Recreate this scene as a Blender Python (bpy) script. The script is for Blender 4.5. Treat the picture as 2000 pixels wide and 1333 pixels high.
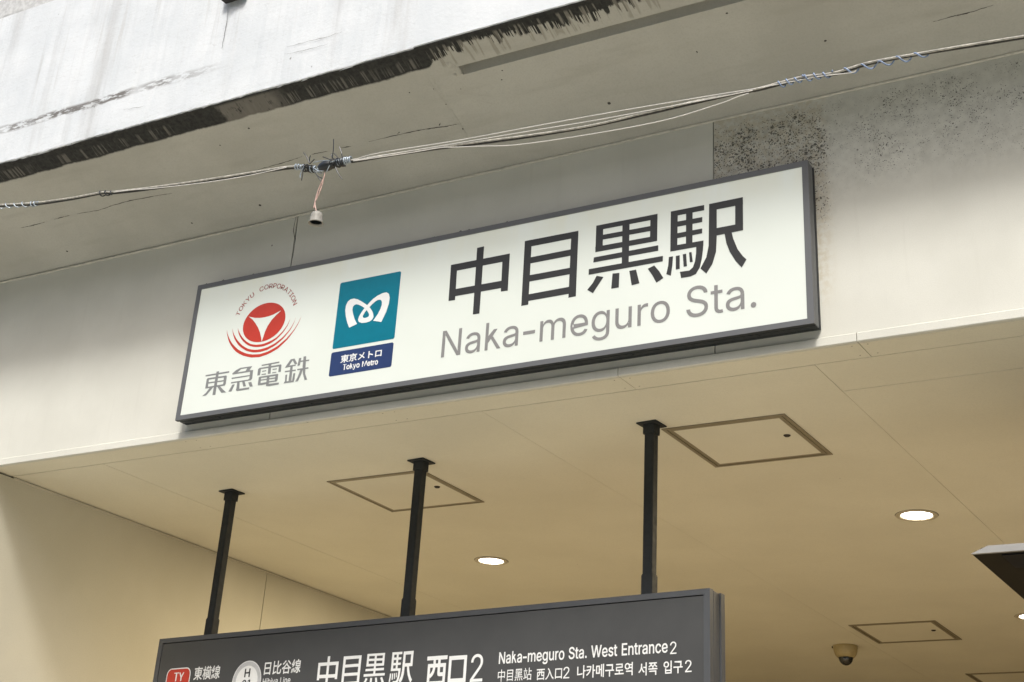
import bpy, bmesh, math, random
import numpy as np
from mathutils import Matrix, Vector
random.seed(7)
R_ = math.radians
scene = bpy.context.scene
for o in list(bpy.data.objects):
    bpy.data.objects.remove(o)

# ------------------------------------------------------------------ camera
# rows: image right, image down, view direction (world coordinates, metres)
CAMR = np.array([[0.86101799, 0.50528409, 0.05775821], [-0.19879295, 0.43891287, -0.87626301], [-0.46811258, 0.74299628, 0.47835879]])
FPX, CY = 2941.2827, 298.4233            # focal length and principal row for a 2000 px wide frame
CAM = np.array([0.0, -5.4, 1.6])
cd = bpy.data.cameras.new('camera')
cam = bpy.data.objects.new('camera', cd)
scene.collection.objects.link(cam)
cd.sensor_width = 36.0
cd.lens = FPX / 2000 * 36.0
cd.shift_y = (CY - 666.5) / 2000
cd.clip_start = 0.05
cd.clip_end = 2000
m = Matrix(((CAMR[0][0], -CAMR[1][0], -CAMR[2][0], CAM[0]),
            (CAMR[0][1], -CAMR[1][1], -CAMR[2][1], CAM[1]),
            (CAMR[0][2], -CAMR[1][2], -CAMR[2][2], CAM[2]),
            (0, 0, 0, 1)))
cam.matrix_world = m
scene.camera = cam

# ------------------------------------------------------------------ light
SUN_DIR = Vector((0.42, -1.0, 1.33)).normalized()      # towards the sun
world = bpy.data.worlds.new('World')
scene.world = world
world.use_nodes = True
wn = world.node_tree
bg = wn.nodes['Background']
sky = wn.nodes.new('ShaderNodeTexSky')
sky.sky_type = 'NISHITA'
sky.sun_disc = False
sky.sun_elevation = math.asin(SUN_DIR.z)
sky.sun_rotation = math.atan2(SUN_DIR.x, SUN_DIR.y)
sky.air_density = 1.0
sky.dust_density = 4.0
sky.ozone_density = 0.3
wn.links.new(sky.outputs[0], bg.inputs[0])
bg.inputs[1].default_value = 0.115
sd = bpy.data.lights.new('sun', 'SUN')
sd.energy = 1.5
sd.angle = R_(10)
sd.color = (1.0, 0.992, 0.98)
sun = bpy.data.objects.new('sun', sd)
scene.collection.objects.link(sun)
sun.rotation_euler = SUN_DIR.to_track_quat('Z', 'Y').to_euler()
sun.location = (3, -10, 12)
scene.view_settings.view_transform = 'Standard'
scene.view_settings.look = 'None'
scene.view_settings.exposure = 0.97
scene.view_settings.gamma = 1.0
scene.view_settings.use_curve_mapping = False
try:
    scene.cycles.max_bounces = 8
    scene.cycles.diffuse_bounces = 6
    scene.cycles.sample_clamp_indirect = 8
except Exception:
    pass

# ------------------------------------------------------------------ measuring helpers
def ray(x, y):
    v = CAMR.T @ np.array([(x - 1000) / FPX, (y - CY) / FPX, 1.0])
    return v / np.linalg.norm(v)
def at(x, y, ax, val):
    """point of the photograph (2000 px frame) on the world plane coordinate[ax] = val"""
    v = ray(x, y)
    t = (val - CAM[ax]) / v[ax]
    return CAM + t * v

# ------------------------------------------------------------------ materials
def new_mat(name):
    mt = bpy.data.materials.new(name)
    mt.use_nodes = True
    nt = mt.node_tree
    return mt, nt, nt.nodes['Principled BSDF']
class G:
    """tiny node graph helper"""
    def __init__(s, nt): s.nt = nt
    def n(s, t, **k):
        nd = s.nt.nodes.new(t)
        for a, b in k.items(): setattr(nd, a, b)
        return nd
    def put(s, sock, v):
        if isinstance(v, (int, float)): sock.default_value = v
        elif isinstance(v, tuple): sock.default_value = v if len(v) == len(sock.default_value) else (*v, 1.0)
        else: s.nt.links.new(v, sock)
    def math(s, op, a, b=0.0, c=None, clamp=False):
        nd = s.n('ShaderNodeMath', operation=op); nd.use_clamp = clamp
        s.put(nd.inputs[0], a); s.put(nd.inputs[1], b)
        if c is not None: s.put(nd.inputs[2], c)
        return nd.outputs[0]
    def pos(s):
        return s.n('ShaderNodeNewGeometry').outputs['Position']
    def xyz(s, v):
        nd = s.n('ShaderNodeSeparateXYZ'); s.put(nd.inputs[0], v); return nd.outputs
    def comb(s, x, y, z):
        nd = s.n('ShaderNodeCombineXYZ')
        for i, q in enumerate((x, y, z)): s.put(nd.inputs[i], q)
        return nd.outputs[0]
    def scale(s, v, k):
        nd = s.n('ShaderNodeVectorMath', operation='MULTIPLY'); s.put(nd.inputs[0], v); nd.inputs[1].default_value = k; return nd.outputs[0]
    def noise(s, v, sc, det=3.0, rough=0.55, dist=0.0):
        nd = s.n('ShaderNodeTexNoise'); s.put(nd.inputs['Vector'], v)
        nd.inputs['Scale'].default_value = sc; nd.inputs['Detail'].default_value = det
        nd.inputs['Roughness'].default_value = rough; nd.inputs['Distortion'].default_value = dist
        return nd.outputs['Fac']
    def voro(s, v, sc, feature='F1', rnd=1.0):
        nd = s.n('ShaderNodeTexVoronoi', feature=feature); s.put(nd.inputs['Vector'], v)
        nd.inputs['Scale'].default_value = sc; nd.inputs['Randomness'].default_value = rnd
        return nd.outputs
    def ramp(s, v, a, b, lo=0.0, hi=1.0):
        nd = s.n('ShaderNodeMapRange', interpolation_type='SMOOTHSTEP')
        s.put(nd.inputs['Value'], v); s.put(nd.inputs['From Min'], a); s.put(nd.inputs['From Max'], b)
        nd.inputs['To Min'].default_value = lo; nd.inputs['To Max'].default_value = hi
        return nd.outputs[0]
    def mix(s, f, a, b):
        nd = s.n('ShaderNodeMix', data_type='RGBA')
        s.put(nd.inputs[0], f); s.put(nd.inputs[6], a); s.put(nd.inputs[7], b)
        return nd.outputs[2]
    def bump(s, bs, h, strength=0.3, dist=0.002):
        nd = s.n('ShaderNodeBump'); s.put(nd.inputs['Height'], h)
        nd.inputs['Strength'].default_value = strength; nd.inputs['Distance'].default_value = dist
        s.nt.links.new(nd.outputs[0], bs.inputs['Normal'])

def simple(name, col, rough=0.6, metal=0.0, var=0.08, nscale=30.0, bump=0.0, spec=0.5, emit=None, estr=0.0):
    mt, nt, bs = new_mat(name); g = G(nt)
    p = g.pos()
    f = g.ramp(g.noise(p, nscale, 4), 0.3, 0.7)
    a = tuple(c * (1 - var) for c in col); b = tuple(min(1, c * (1 + var)) for c in col)
    nt.links.new(g.mix(f, a, b), bs.inputs['Base Color'])
    bs.inputs['Roughness'].default_value = rough
    bs.inputs['Metallic'].default_value = metal
    bs.inputs['Specular IOR Level'].default_value = spec
    if bump: g.bump(bs, g.noise(p, nscale * 6, 4), bump, 0.001)
    if emit:
        bs.inputs['Emission Color'].default_value = (*emit, 1); bs.inputs['Emission Strength'].default_value = estr
    return mt

def mat_fascia():
    mt, nt, bs = new_mat('fascia_paint'); g = G(nt); p = g.pos(); x, y, z = g.xyz(p)
    base = g.mix(g.ramp(g.noise(p, 2.5, 5), 0.3, 0.7), (0.605, 0.602, 0.532), (0.66, 0.657, 0.584))
    base = g.mix(g.math('MULTIPLY', g.ramp(g.noise(p, 220, 2), 0.35, 0.7), 0.25), base, (0.53, 0.52, 0.45))
    # mould specks: dense above the right end of the sign, thinner to the right of the joint
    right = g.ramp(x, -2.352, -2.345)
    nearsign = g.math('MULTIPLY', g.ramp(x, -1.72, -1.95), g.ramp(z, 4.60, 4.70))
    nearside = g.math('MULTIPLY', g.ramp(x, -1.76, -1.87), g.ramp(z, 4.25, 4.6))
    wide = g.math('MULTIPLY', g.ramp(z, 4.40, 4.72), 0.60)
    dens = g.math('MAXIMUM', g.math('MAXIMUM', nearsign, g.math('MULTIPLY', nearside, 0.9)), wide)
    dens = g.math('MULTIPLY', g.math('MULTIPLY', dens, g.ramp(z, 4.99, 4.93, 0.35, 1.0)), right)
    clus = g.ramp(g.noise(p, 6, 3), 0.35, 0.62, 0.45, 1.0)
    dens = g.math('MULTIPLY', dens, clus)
    warp = g.n('ShaderNodeVectorMath', operation='ADD'); g.put(warp.inputs[0], p)
    nn = g.n('ShaderNodeTexNoise'); g.put(nn.inputs['Vector'], p); nn.inputs['Scale'].default_value = 60
    g.put(warp.inputs[1], g.scale(nn.outputs['Color'], (0.012, 0.012, 0.012)))
    wp = warp.outputs[0]
    def specks(sc, k):
        v = g.voro(wp, sc)
        rnd = g.xyz(v['Color'])[0]
        thr = g.math('MULTIPLY', g.math('MULTIPLY', dens, k), g.ramp(rnd, 0.15, 1.0))
        return g.ramp(g.math('SUBTRACT', thr, v['Distance']), 0.0, 0.07)
    sp = g.math('MAXIMUM', specks(170, 0.80), specks(72, 0.55))
    sp = g.math('MULTIPLY', sp, 0.85)
    mould_shade = g.math('MULTIPLY', g.math('MULTIPLY', dens, 0.55), g.ramp(g.noise(p, 25, 4), 0.3, 0.7))  # mould film, made stronger to paint in shade on the upper right wall
    base = g.mix(mould_shade, base, (0.16, 0.15, 0.12))
    # ochre seepage beside the sign's right flank
    och = g.math('MULTIPLY', g.math('MULTIPLY', g.ramp(x, -1.80, -1.875), g.ramp(g.noise(p, 40, 3), 0.35, 0.65)), g.math('MULTIPLY', g.ramp(z, 3.95, 4.2), 0.35))
    base = g.mix(g.math('MULTIPLY', och, right), base, (0.42, 0.33, 0.17))
    # faint rain runs
    runs = g.ramp(g.noise(g.scale(p, (9, 9, 0.7)), 3, 4), 0.55, 0.8)
    base = g.mix(g.math('MULTIPLY', runs, 0.10), base, (0.36, 0.34, 0.28))
    # sparse dots everywhere
    v2 = g.voro(p, 5.5); dot = g.ramp(v2['Distance'], 0.035, 0.02)
    sp = g.math('MAXIMUM', sp, g.math('MULTIPLY', dot, 0.7))
    col = g.mix(sp, base, (0.045, 0.042, 0.035))
    nt.links.new(col, bs.inputs['Base Color'])
    bs.inputs['Roughness'].default_value = 0.75
    g.bump(bs, g.math('ADD', g.noise(p, 260, 3), g.math('MULTIPLY', g.noise(p, 9, 3), 0.8)), 0.25, 0.0015)
    return mt

def mat_ceiling(name, a, b, spot=0.5):
    mt, nt, bs = new_mat(name); g = G(nt); p = g.pos()
    base = g.mix(g.ramp(g.noise(p, 1.6, 4), 0.3, 0.7), a, b)
    base = g.mix(g.math('MULTIPLY', g.ramp(g.noise(p, 150, 3), 0.4, 0.75), 0.22), base, tuple(c * 0.75 for c in a))
    v = g.voro(p, 3.1); base = g.mix(g.ramp(v['Distance'], 0.014, 0.009, 0, spot), base, (0.03, 0.025, 0.02))
    nt.links.new(base, bs.inputs['Base Color'])
    bs.inputs['Roughness'].default_value = 0.7
    g.bump(bs, g.math('ADD', g.noise(p, 200, 3), g.math('MULTIPLY', g.noise(p, 3, 2), 1.5)), 0.2, 0.0015)
    return mt

def mat_soffit():
    mt, nt, bs = new_mat('soffit_concrete'); g = G(nt); p = g.pos(); x, y, z = g.xyz(p)
    base = g.mix(g.ramp(g.noise(p, 1.8, 6, 0.6), 0.3, 0.7), (0.435, 0.428, 0.375), (0.505, 0.498, 0.44))
    base = g.mix(g.math('MULTIPLY', g.ramp(g.noise(g.scale(p, (1, 6, 1)), 2.2, 5), 0.5, 0.75), 0.35), base, (0.36, 0.345, 0.29))
    base = g.mix(g.math('MULTIPLY', g.ramp(g.noise(p, 120, 3), 0.4, 0.8), 0.3), base, (0.33, 0.32, 0.265))
    d = g.math('SUBTRACT', y, -0.722)                      # distance in from the edge
    right = g.ramp(g.math('ADD', x, g.math('MULTIPLY', g.noise(p, 30, 3), 0.05)), -3.47, -3.40)
    fine = g.noise(g.scale(p, (52, 2.6, 1)), 1.0, 3, 0.55, 0.5)
    fine2 = g.noise(g.scale(p, (95, 4.0, 1)), 1.0, 2, 0.5, 0.3)
    coarse = g.noise(g.scale(p, (4.5, 1.0, 1)), 1.0, 3)
    wL = g.math('ADD', 0.118, g.math('MULTIPLY', g.math('SUBTRACT', g.noise(g.scale(p, (6, 5, 1)), 1.0, 6, 0.68), 0.5), 0.032))
    # on the right length the grime breaks up into blunt fingers of uneven length
    wR = g.math('ADD', g.math('ADD', 0.052, g.math('MULTIPLY', g.math('SUBTRACT', g.noise(g.scale(p, (2.5, 1, 1)), 1.0, 2), 0.5), 0.05)),
                g.math('ADD', g.math('MULTIPLY', g.ramp(fine2, 0.44, 0.52), g.math('MULTIPLY', g.ramp(g.noise(g.scale(p, (17, 1, 1)), 1.0, 2), 0.3, 0.7), 0.050)), g.math('MULTIPLY', g.math('SUBTRACT', g.noise(p, 60, 3), 0.5), 0.022)))
    mixw = g.n('ShaderNodeMix', data_type='FLOAT'); g.put(mixw.inputs[0], right); g.put(mixw.inputs[2], wL); g.put(mixw.inputs[3], wR)
    w = mixw.outputs[0]
    grime = g.ramp(g.math('SUBTRACT', w, d), -0.004, 0.008)
    tw = g.ramp(g.noise(p, 45, 5, 0.65), 0.25, 0.75)
    gcol = g.mix(tw, (0.011, 0.012, 0.011), (0.040, 0.040, 0.035))
    fing = g.math('MULTIPLY', g.ramp(fine, 0.50, 0.60), g.ramp(coarse, 0.38, 0.50))
    fing = g.math('MULTIPLY', fing, g.ramp(g.math('ADD', d, g.math('MULTIPLY', g.noise(g.scale(p, (30, 1, 1)), 1.0, 1), 0.03)), 0.055, 0.075))
    fing = g.math('MULTIPLY', fing, g.ramp(g.math('SUBTRACT', w, d), 0.006, 0.018))
    gcol = g.mix(g.math('MULTIPLY', fing, 0.6), gcol, (0.20, 0.19, 0.165))
    frr = g.math('MULTIPLY', g.math('MULTIPLY', g.ramp(fine, 0.52, 0.60), right), g.ramp(d, 0.018, 0.035))
    gcol = g.mix(g.math('MULTIPLY', frr, 0.6), gcol, (0.28, 0.265, 0.22))
    # a stretch where the grime has washed off
    bare = g.math('MULTIPLY', g.ramp(g.math('ADD', x, g.math('MULTIPLY', g.noise(p, 25, 3), 0.08)), -4.68, -4.64), g.ramp(x, -4.26, -4.42))
    bare = g.math('MULTIPLY', bare, g.ramp(d, 0.012, 0.028))
    bare = g.math('MULTIPLY', bare, g.ramp(g.noise(g.scale(p, (40, 20, 1)), 1.0, 5, 0.7), 0.32, 0.46))
    gcol = g.mix(g.math('MULTIPLY', bare, 0.8), gcol, (0.19, 0.18, 0.155))
    col = g.mix(grime, base, gcol)
    # brown drip tongues on the right stretch, reaching the groove
    dr = g.math('MULTIPLY', g.ramp(g.noise(g.scale(p, (30, 2.6, 1)), 1.0, 2, 0.5, 0.8), 0.52, 0.60), right)
    dr = g.math('MULTIPLY', dr, g.ramp(g.math('ADD', d, g.math('MULTIPLY', g.noise(g.scale(p, (22, 1, 1)), 1.0, 1), 0.05)), 0.165, 0.145))
    dr = g.math('MULTIPLY', dr, g.math('SUBTRACT', 1.0, grime))
    col = g.mix(g.math('MULTIPLY', dr, 0.42), col, (0.19, 0.17, 0.125))
    v = g.voro(p, 2.3); col = g.mix(g.ramp(v['Distance'], 0.018, 0.010, 0, 0.8), col, (0.04, 0.04, 0.035))
    nt.links.new(col, bs.inputs['Base Color'])
    bs.inputs['Roughness'].default_value = 0.85
    g.bump(bs, g.math('ADD', g.noise(p, 160, 4), g.math('MULTIPLY', g.noise(p, 5, 3), 2.0)), 0.3, 0.002)
    return mt

def mat_parapet(name, dirty):
    mt, nt, bs = new_mat(name); g = G(nt); p = g.pos(); x, y, z = g.xyz(p)
    base = g.mix(g.ramp(g.noise(p, 3, 5), 0.3, 0.7), (0.60, 0.635, 0.645), (0.68, 0.71, 0.715))
    st = g.ramp(g.noise(g.scale(p, (6, 6, 0.55)), 1.0, 6, 0.62), 0.50, 0.76)
    base = g.mix(g.math('MULTIPLY', st, 0.5 * dirty), base, (0.36, 0.355, 0.335))
    st2 = g.math('MULTIPLY', g.ramp(g.noise(g.scale(p, (26, 26, 1.3)), 1.0, 5, 0.6), 0.55, 0.8), g.ramp(z, 5.45, 5.85))
    base = g.mix(g.math('MULTIPLY', st2, 0.5 * dirty), base, (0.40, 0.39, 0.355))
    # worn streak running along the face
    if dirty > 0.5:
        zc = g.math('ADD', 5.512, g.math('MULTIPLY', g.math('SUBTRACT', g.noise(g.scale(p, (2, 2, 2)), 1.0, 2), 0.5), 0.05))
        dz = g.math('ABSOLUTE', g.math('SUBTRACT', z, zc))
        br = g.noise(g.scale(p, (16, 16, 60)), 1.0, 4, 0.65)
        along = g.math('MULTIPLY', g.ramp(x, -6.5, -6.1), g.ramp(x, -4.6, -5.05))
        lump = g.ramp(g.noise(g.scale(p, (2.2, 1, 1)), 1.0, 2), 0.32, 0.52)
        sc = g.math('MULTIPLY', g.math('MULTIPLY', g.ramp(dz, 0.034, 0.012), g.ramp(br, 0.40, 0.56)), g.math('MULTIPLY', along, lump))
        base = g.mix(g.math('MULTIPLY', sc, 0.95), base, (0.13, 0.12, 0.105))
        # second faint scratch set at the right end
        zc2 = g.math('ADD', 5.0, g.math('MULTIPLY', 0.0, x))
    # chips
    v = g.voro(g.scale(p, (1, 1, 0.8)), 9.0); rnd = g.xyz(v['Color'])[0]
    ch = g.math('MULTIPLY', g.ramp(v['Distance'], 0.075, 0.03), g.ramp(rnd, 0.62, 0.66))
    ch = g.math('MULTIPLY', ch, g.ramp(g.noise(p, 60, 3), 0.45, 0.55))
    base = g.mix(g.math('MULTIPLY', ch, 0.75 * dirty), base, (0.12, 0.115, 0.10))
    # fine plaster crazing
    w = g.noise(g.scale(p, (3, 3, 22)), 1.0, 5, 0.7, 0.5)
    cz = g.math('MULTIPLY', g.ramp(g.math('ABSOLUTE', g.math('SUBTRACT', w, 0.5)), 0.008, 0.0), 0.30 * dirty)
    base = g.mix(cz, base, (0.3, 0.3, 0.28))
    ed = g.ramp(g.math('ADD', z, g.math('MULTIPLY', g.noise(g.scale(p, (30, 30, 10)), 1.0, 3), 0.02)), 5.312, 5.300)
    base = g.mix(g.math('MULTIPLY', ed, 0.35 * dirty), base, (0.15, 0.145, 0.12))
    nt.links.new(base, bs.inputs['Base Color'])
    bs.inputs['Roughness'].default_value = 0.6
    g.bump(bs, g.math('ADD', g.noise(p, 70, 4), g.math('MULTIPLY', g.noise(p, 6, 4), 2.5)), 0.35, 0.003)
    return mt

def mat_metal(name, col, rough=0.45, metal=0.6, dirt=0.2):
    mt, nt, bs = new_mat(name); g = G(nt); p = g.pos()
    n1 = g.ramp(g.noise(p, 18, 5), 0.35, 0.75)
    n2 = g.ramp(g.noise(g.scale(p, (1, 1, 8)), 20, 4), 0.45, 0.8)
    c = g.mix(g.math('MULTIPLY', n1, dirt), col, tuple(k * 0.5 for k in col))
    c = g.mix(g.math('MULTIPLY', n2, dirt * 0.6), c, tuple(min(1, k * 1.3) for k in col))
    nt.links.new(c, bs.inputs['Base Color'])
    bs.inputs['Metallic'].default_value = metal
    nt.links.new(g.ramp(g.noise(p, 40, 3), 0.2, 0.8, rough - 0.06, rough + 0.1), bs.inputs['Roughness'])
    return mt

def mat_signface():
    mt, nt, bs = new_mat('sign_acrylic'); g = G(nt); p = g.pos(); x, y, z = g.xyz(p)
    c = g.mix(g.ramp(g.noise(p, 1.5, 3), 0.3, 0.7), (0.545, 0.575, 0.52), (0.57, 0.60, 0.55))
    # uneven yellower tone towards the top edge of the box
    top = g.math('MULTIPLY', g.ramp(z, 4.47, 4.64), g.ramp(g.noise(g.scale(p, (9, 1, 1.2)), 1.0, 4), 0.3, 0.7))
    c = g.mix(g.math('MULTIPLY', top, 0.45), c, (0.55, 0.54, 0.41))
    v = g.voro(p, 11.0); rnd = g.xyz(v['Color'])[1]
    c = g.mix(g.math('MULTIPLY', g.ramp(v['Distance'], 0.03, 0.015), g.ramp(rnd, 0.8, 0.85, 0, 0.6)), c, (0.15, 0.14, 0.1))
    nt.links.new(c, bs.inputs['Base Color'])
    nt.links.new(c, bs.inputs['Emission Color'])
    bs.inputs['Emission Strength'].default_value = SIGN_EMIT
    bs.inputs['Roughness'].default_value = 0.35
    return mt

SIGN_EMIT = 0.19
M = {}
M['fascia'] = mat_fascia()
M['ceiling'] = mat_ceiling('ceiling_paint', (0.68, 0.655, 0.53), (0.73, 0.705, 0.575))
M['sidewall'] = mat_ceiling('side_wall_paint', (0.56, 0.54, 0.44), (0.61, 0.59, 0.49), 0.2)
M['soffit'] = mat_soffit()
M['parapet'] = mat_parapet('parapet_white_worn', 1.0)
M['parapet_clean'] = mat_parapet('parapet_white_clean', 0.12)
M['cap'] = simple('rough_concrete', (0.50, 0.51, 0.50), 0.9, var=0.14, nscale=45, bump=0.4)
M['facade'] = simple('facade_plaster', (0.33, 0.31, 0.26), 0.9, var=0.1, nscale=1)
M['joint'] = simple('joint_dark', (0.05, 0.045, 0.038), 0.9)
M['crack'] = simple('crack_dark', (0.06, 0.056, 0.048), 0.95, var=0.4, nscale=80)
M['chalk'] = simple('chalk', (0.46, 0.45, 0.39), 0.9)
M['caulk'] = simple('sealant', (0.60, 0.58, 0.50), 0.7, var=0.1)
M['alu'] = mat_metal('aluminium_frame', (0.12, 0.125, 0.129), 0.5, 0.0, 0.05)
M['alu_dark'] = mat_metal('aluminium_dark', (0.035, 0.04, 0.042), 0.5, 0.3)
M['signface'] = mat_signface()
M['ink'] = simple('print_black', (0.032, 0.032, 0.031), 0.45, var=0.05, spec=0.45)
M['ink_grey'] = simple('print_grey', (0.235, 0.232, 0.225), 0.4, var=0.04)
M['ink_lgrey'] = simple('print_light_grey', (0.215, 0.222, 0.218), 0.4, var=0.04)
M['ink_red'] = simple('print_red', (0.44, 0.038, 0.020), 0.35, var=0.04, emit=(0.60, 0.055, 0.03), estr=0.06)
M['ink_maroon'] = simple('print_maroon', (0.33, 0.06, 0.045), 0.35, var=0.04)
M['ink_teal'] = simple('print_teal', (0.0, 0.14, 0.20), 0.3, var=0.04, emit=(0.0, 0.20, 0.28), estr=0.08)
M['ink_navy'] = simple('print_navy', (0.022, 0.04, 0.115), 0.3, var=0.04, emit=(0.022, 0.045, 0.145), estr=0.08)
M['ink_white'] = simple('print_white', (0.80, 0.81, 0.79), 0.4, var=0.02)
M['board'] = simple('board_grey', (0.068, 0.069, 0.068), 0.42, var=0.06, nscale=6, spec=0.55)
M['board_frame'] = mat_metal('board_frame_grey', (0.10, 0.105, 0.11), 0.38, 0.2, 0.06)
M['board_groove'] = simple('board_groove', (0.012, 0.014, 0.015), 0.6)
M['post'] = mat_metal('post_paint', (0.016, 0.019, 0.020), 0.72, 0.0, 0.08)
M['hatch_frame'] = mat_metal('hatch_frame_bronze', (0.26, 0.225, 0.15), 0.5, 0.1, 0.15)
M['hatch_dark'] = simple('hatch_gap', (0.03, 0.025, 0.018), 0.8)
M['lens'] = simple('lamp_glow', (0.9, 0.9, 0.85), 0.4, emit=(1.0, 0.93, 0.80), estr=7.0)
M['ring'] = simple('lamp_ring', (0.50, 0.45, 0.33), 0.4)
M['camera_shell'] = simple('camera_shell', (0.36, 0.29, 0.145), 0.45)
M['camera_dome'] = simple('camera_dome', (0.008, 0.010, 0.012), 0.06, spec=0.8)
M['cable_light'] = simple('cable_sheath', (0.42, 0.405, 0.35), 0.55, var=0.3, nscale=60)
M['cable_dark'] = simple('cable_black', (0.035, 0.034, 0.030), 0.5, var=0.4, nscale=60)
M['cable_white'] = simple('cable_white', (0.62, 0.61, 0.56), 0.5)
M['tie_blue'] = simple('tie_blue', (0.22, 0.29, 0.42), 0.35, var=0.25, nscale=90)
M['tie_silver'] = simple('tie_silver', (0.40, 0.46, 0.50), 0.35, metal=0.5, var=0.3, nscale=90)
M['tie_dark'] = simple('tie_black', (0.018, 0.021, 0.022), 0.35)
M['wire_pink'] = simple('wire_pink', (0.52, 0.36, 0.30), 0.5, var=0.15, nscale=60)
M['socket'] = simple('socket_grey', (0.27, 0.26, 0.225), 0.55, var=0.12, nscale=60)
M['pavement'] = simple('pavement', (0.42, 0.41, 0.35), 0.9, var=0.15, nscale=3, bump=0.4)
M['floor'] = simple('hall_floor', (0.40, 0.33, 0.23), 0.5, var=0.08, nscale=2)
M['steel'] = mat_metal('canopy_steel', (0.27, 0.27, 0.26), 0.5, 0.2, 0.25)
M['canopy_under'] = simple('canopy_under', (0.012, 0.010, 0.006), 0.7, spec=0.15)
M['canopy_panel'] = simple('canopy_panel', (0.003, 0.005, 0.009), 0.5, spec=0.15)
M['pipe'] = simple('bracket_iron', (0.015, 0.013, 0.012), 0.7, var=0.4)

# ------------------------------------------------------------------ mesh helpers
COL = scene.collection
class MB:
    def __init__(s): s.v = []; s.f = []
    def poly(s, pts):
        i = len(s.v); s.v += [tuple(map(float, p)) for p in pts]; s.f.append(list(range(i, i + len(pts))))
    def box(s, x0, x1, y0, y1, z0, z1):
        i = len(s.v)
        s.v += [(x0, y0, z0), (x1, y0, z0), (x1, y1, z0), (x0, y1, z0), (x0, y0, z1), (x1, y0, z1), (x1, y1, z1), (x0, y1, z1)]
        s.f += [[i + k for k in q] for q in ((0, 3, 2, 1), (4, 5, 6, 7), (0, 1, 5, 4), (1, 2, 6, 5), (2, 3, 7, 6), (3, 0, 4, 7))]
    def xf(s, mat):
        s.v = [tuple(mat @ Vector(v)) for v in s.v]; return s
    def tube(s, pts, r, n=8, taper=None, cap=True):
        pts = [Vector(p) for p in pts]
        k0 = len(s.v)
        for i, p in enumerate(pts):
            a = pts[max(0, i - 1)]; b = pts[min(len(pts) - 1, i + 1)]
            t = (b - a).normalized()
            up = Vector((0, 0, 1)) if abs(t.z) < 0.95 else Vector((0, 1, 0))
            u = t.cross(up).normalized(); w = u.cross(t)
            rr = r if taper is None else r * taper[i]
            for j in range(n):
                an = 2 * math.pi * j / n
                s.v.append(tuple(p + u * math.cos(an) * rr + w * math.sin(an) * rr))
        for i in range(len(pts) - 1):
            for j in range(n):
                a = k0 + i * n + j; b = k0 + i * n + (j + 1) % n
                s.f.append([a, b, b + n, a + n])
        if cap:
            s.f.append([k0 + j for j in range(n)][::-1]); s.f.append([k0 + (len(pts) - 1) * n + j for j in range(n)])
        return s
    def lathe(s, c, prof, n=32):
        k0 = len(s.v); c = Vector(c)
        for r, z in prof:
            for j in range(n):
                an = 2 * math.pi * j / n
                s.v.append((c.x + r * math.cos(an), c.y + r * math.sin(an), c.z + z))
        for i in range(len(prof) - 1):
            for j in range(n):
                a = k0 + i * n + j; b = k0 + i * n + (j + 1) % n
                s.f.append([a, b, b + n, a + n])
        return s

def obj(name, mb, mat, parent=None, origin=(0, 0, 0), bevel=0.0, smooth=False):
    og = Vector(origin)
    me = bpy.data.meshes.new(name)
    me.from_pydata([tuple(Vector(v) - og) for v in mb.v], [], mb.f)
    me.validate(); me.update()
    me.materials.append(M[mat] if isinstance(mat, str) else mat)
    bm = bmesh.new(); bm.from_mesh(me)
    if bevel:
        bmesh.ops.remove_doubles(bm, verts=bm.verts, dist=1e-6)
        bmesh.ops.recalc_face_normals(bm, faces=bm.faces)
        bmesh.ops.bevel(bm, geom=list(bm.edges), offset=bevel, segments=2, affect='EDGES', clamp_overlap=True)
    bmesh.ops.recalc_face_normals(bm, faces=bm.faces)
    bm.to_mesh(me); bm.free()
    if smooth:
        for f in me.polygons: f.use_smooth = True
    o = bpy.data.objects.new(name, me); COL.objects.link(o)
    if parent is not None:
        o.parent = parent
    else:
        o.location = og
    return o
def thing(name, label, cat, loc=(0, 0, 0), group=None):
    o = bpy.data.objects.new(name, None); COL.objects.link(o); o.location = loc
    o.empty_display_size = 0.1
    o['label'] = label; o['category'] = cat
    if group: o['group'] = group
    return o
def tag(o, label, cat, group=None):
    o['label'] = label; o['category'] = cat
    if group: o['group'] = group
    return o
def ribbon(mb, pts, w, nrm, taper=True, jitter=0.0):
    """flat strip through 3D points lying in the plane with normal nrm"""
    pts = [Vector(p) for p in pts]; nrm = Vector(nrm)
    L, Rr = [], []
    for i, p in enumerate(pts):
        a = pts[max(0, i - 1)]; b = pts[min(len(pts) - 1, i + 1)]
        t = (b - a).normalized(); u = t.cross(nrm).normalized()
        k = 1.0
        if taper: k = 0.25 + 0.75 * math.sin(math.pi * (i + 0.5) / len(pts))
        k *= 1 + random.uniform(-jitter, jitter)
        L.append(p + u * w * k / 2); Rr.append(p - u * w * k / 2)
    for i in range(len(pts) - 1):
        mb.poly([L[i], L[i + 1], Rr[i + 1], Rr[i]])
def densify(pts, n, jit=0.0, ax=None):
    out = []
    for i in range(len(pts) - 1):
        a = Vector(pts[i]); b = Vector(pts[i + 1])
        for k in range(n):
            q = a.lerp(b, k / n)
            if jit and not (i == 0 and k == 0):
                for c in range(3):
                    if c != ax: q[c] += random.uniform(-jit, jit)
            out.append(q)
    out.append(Vector(pts[-1])); return out

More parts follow.
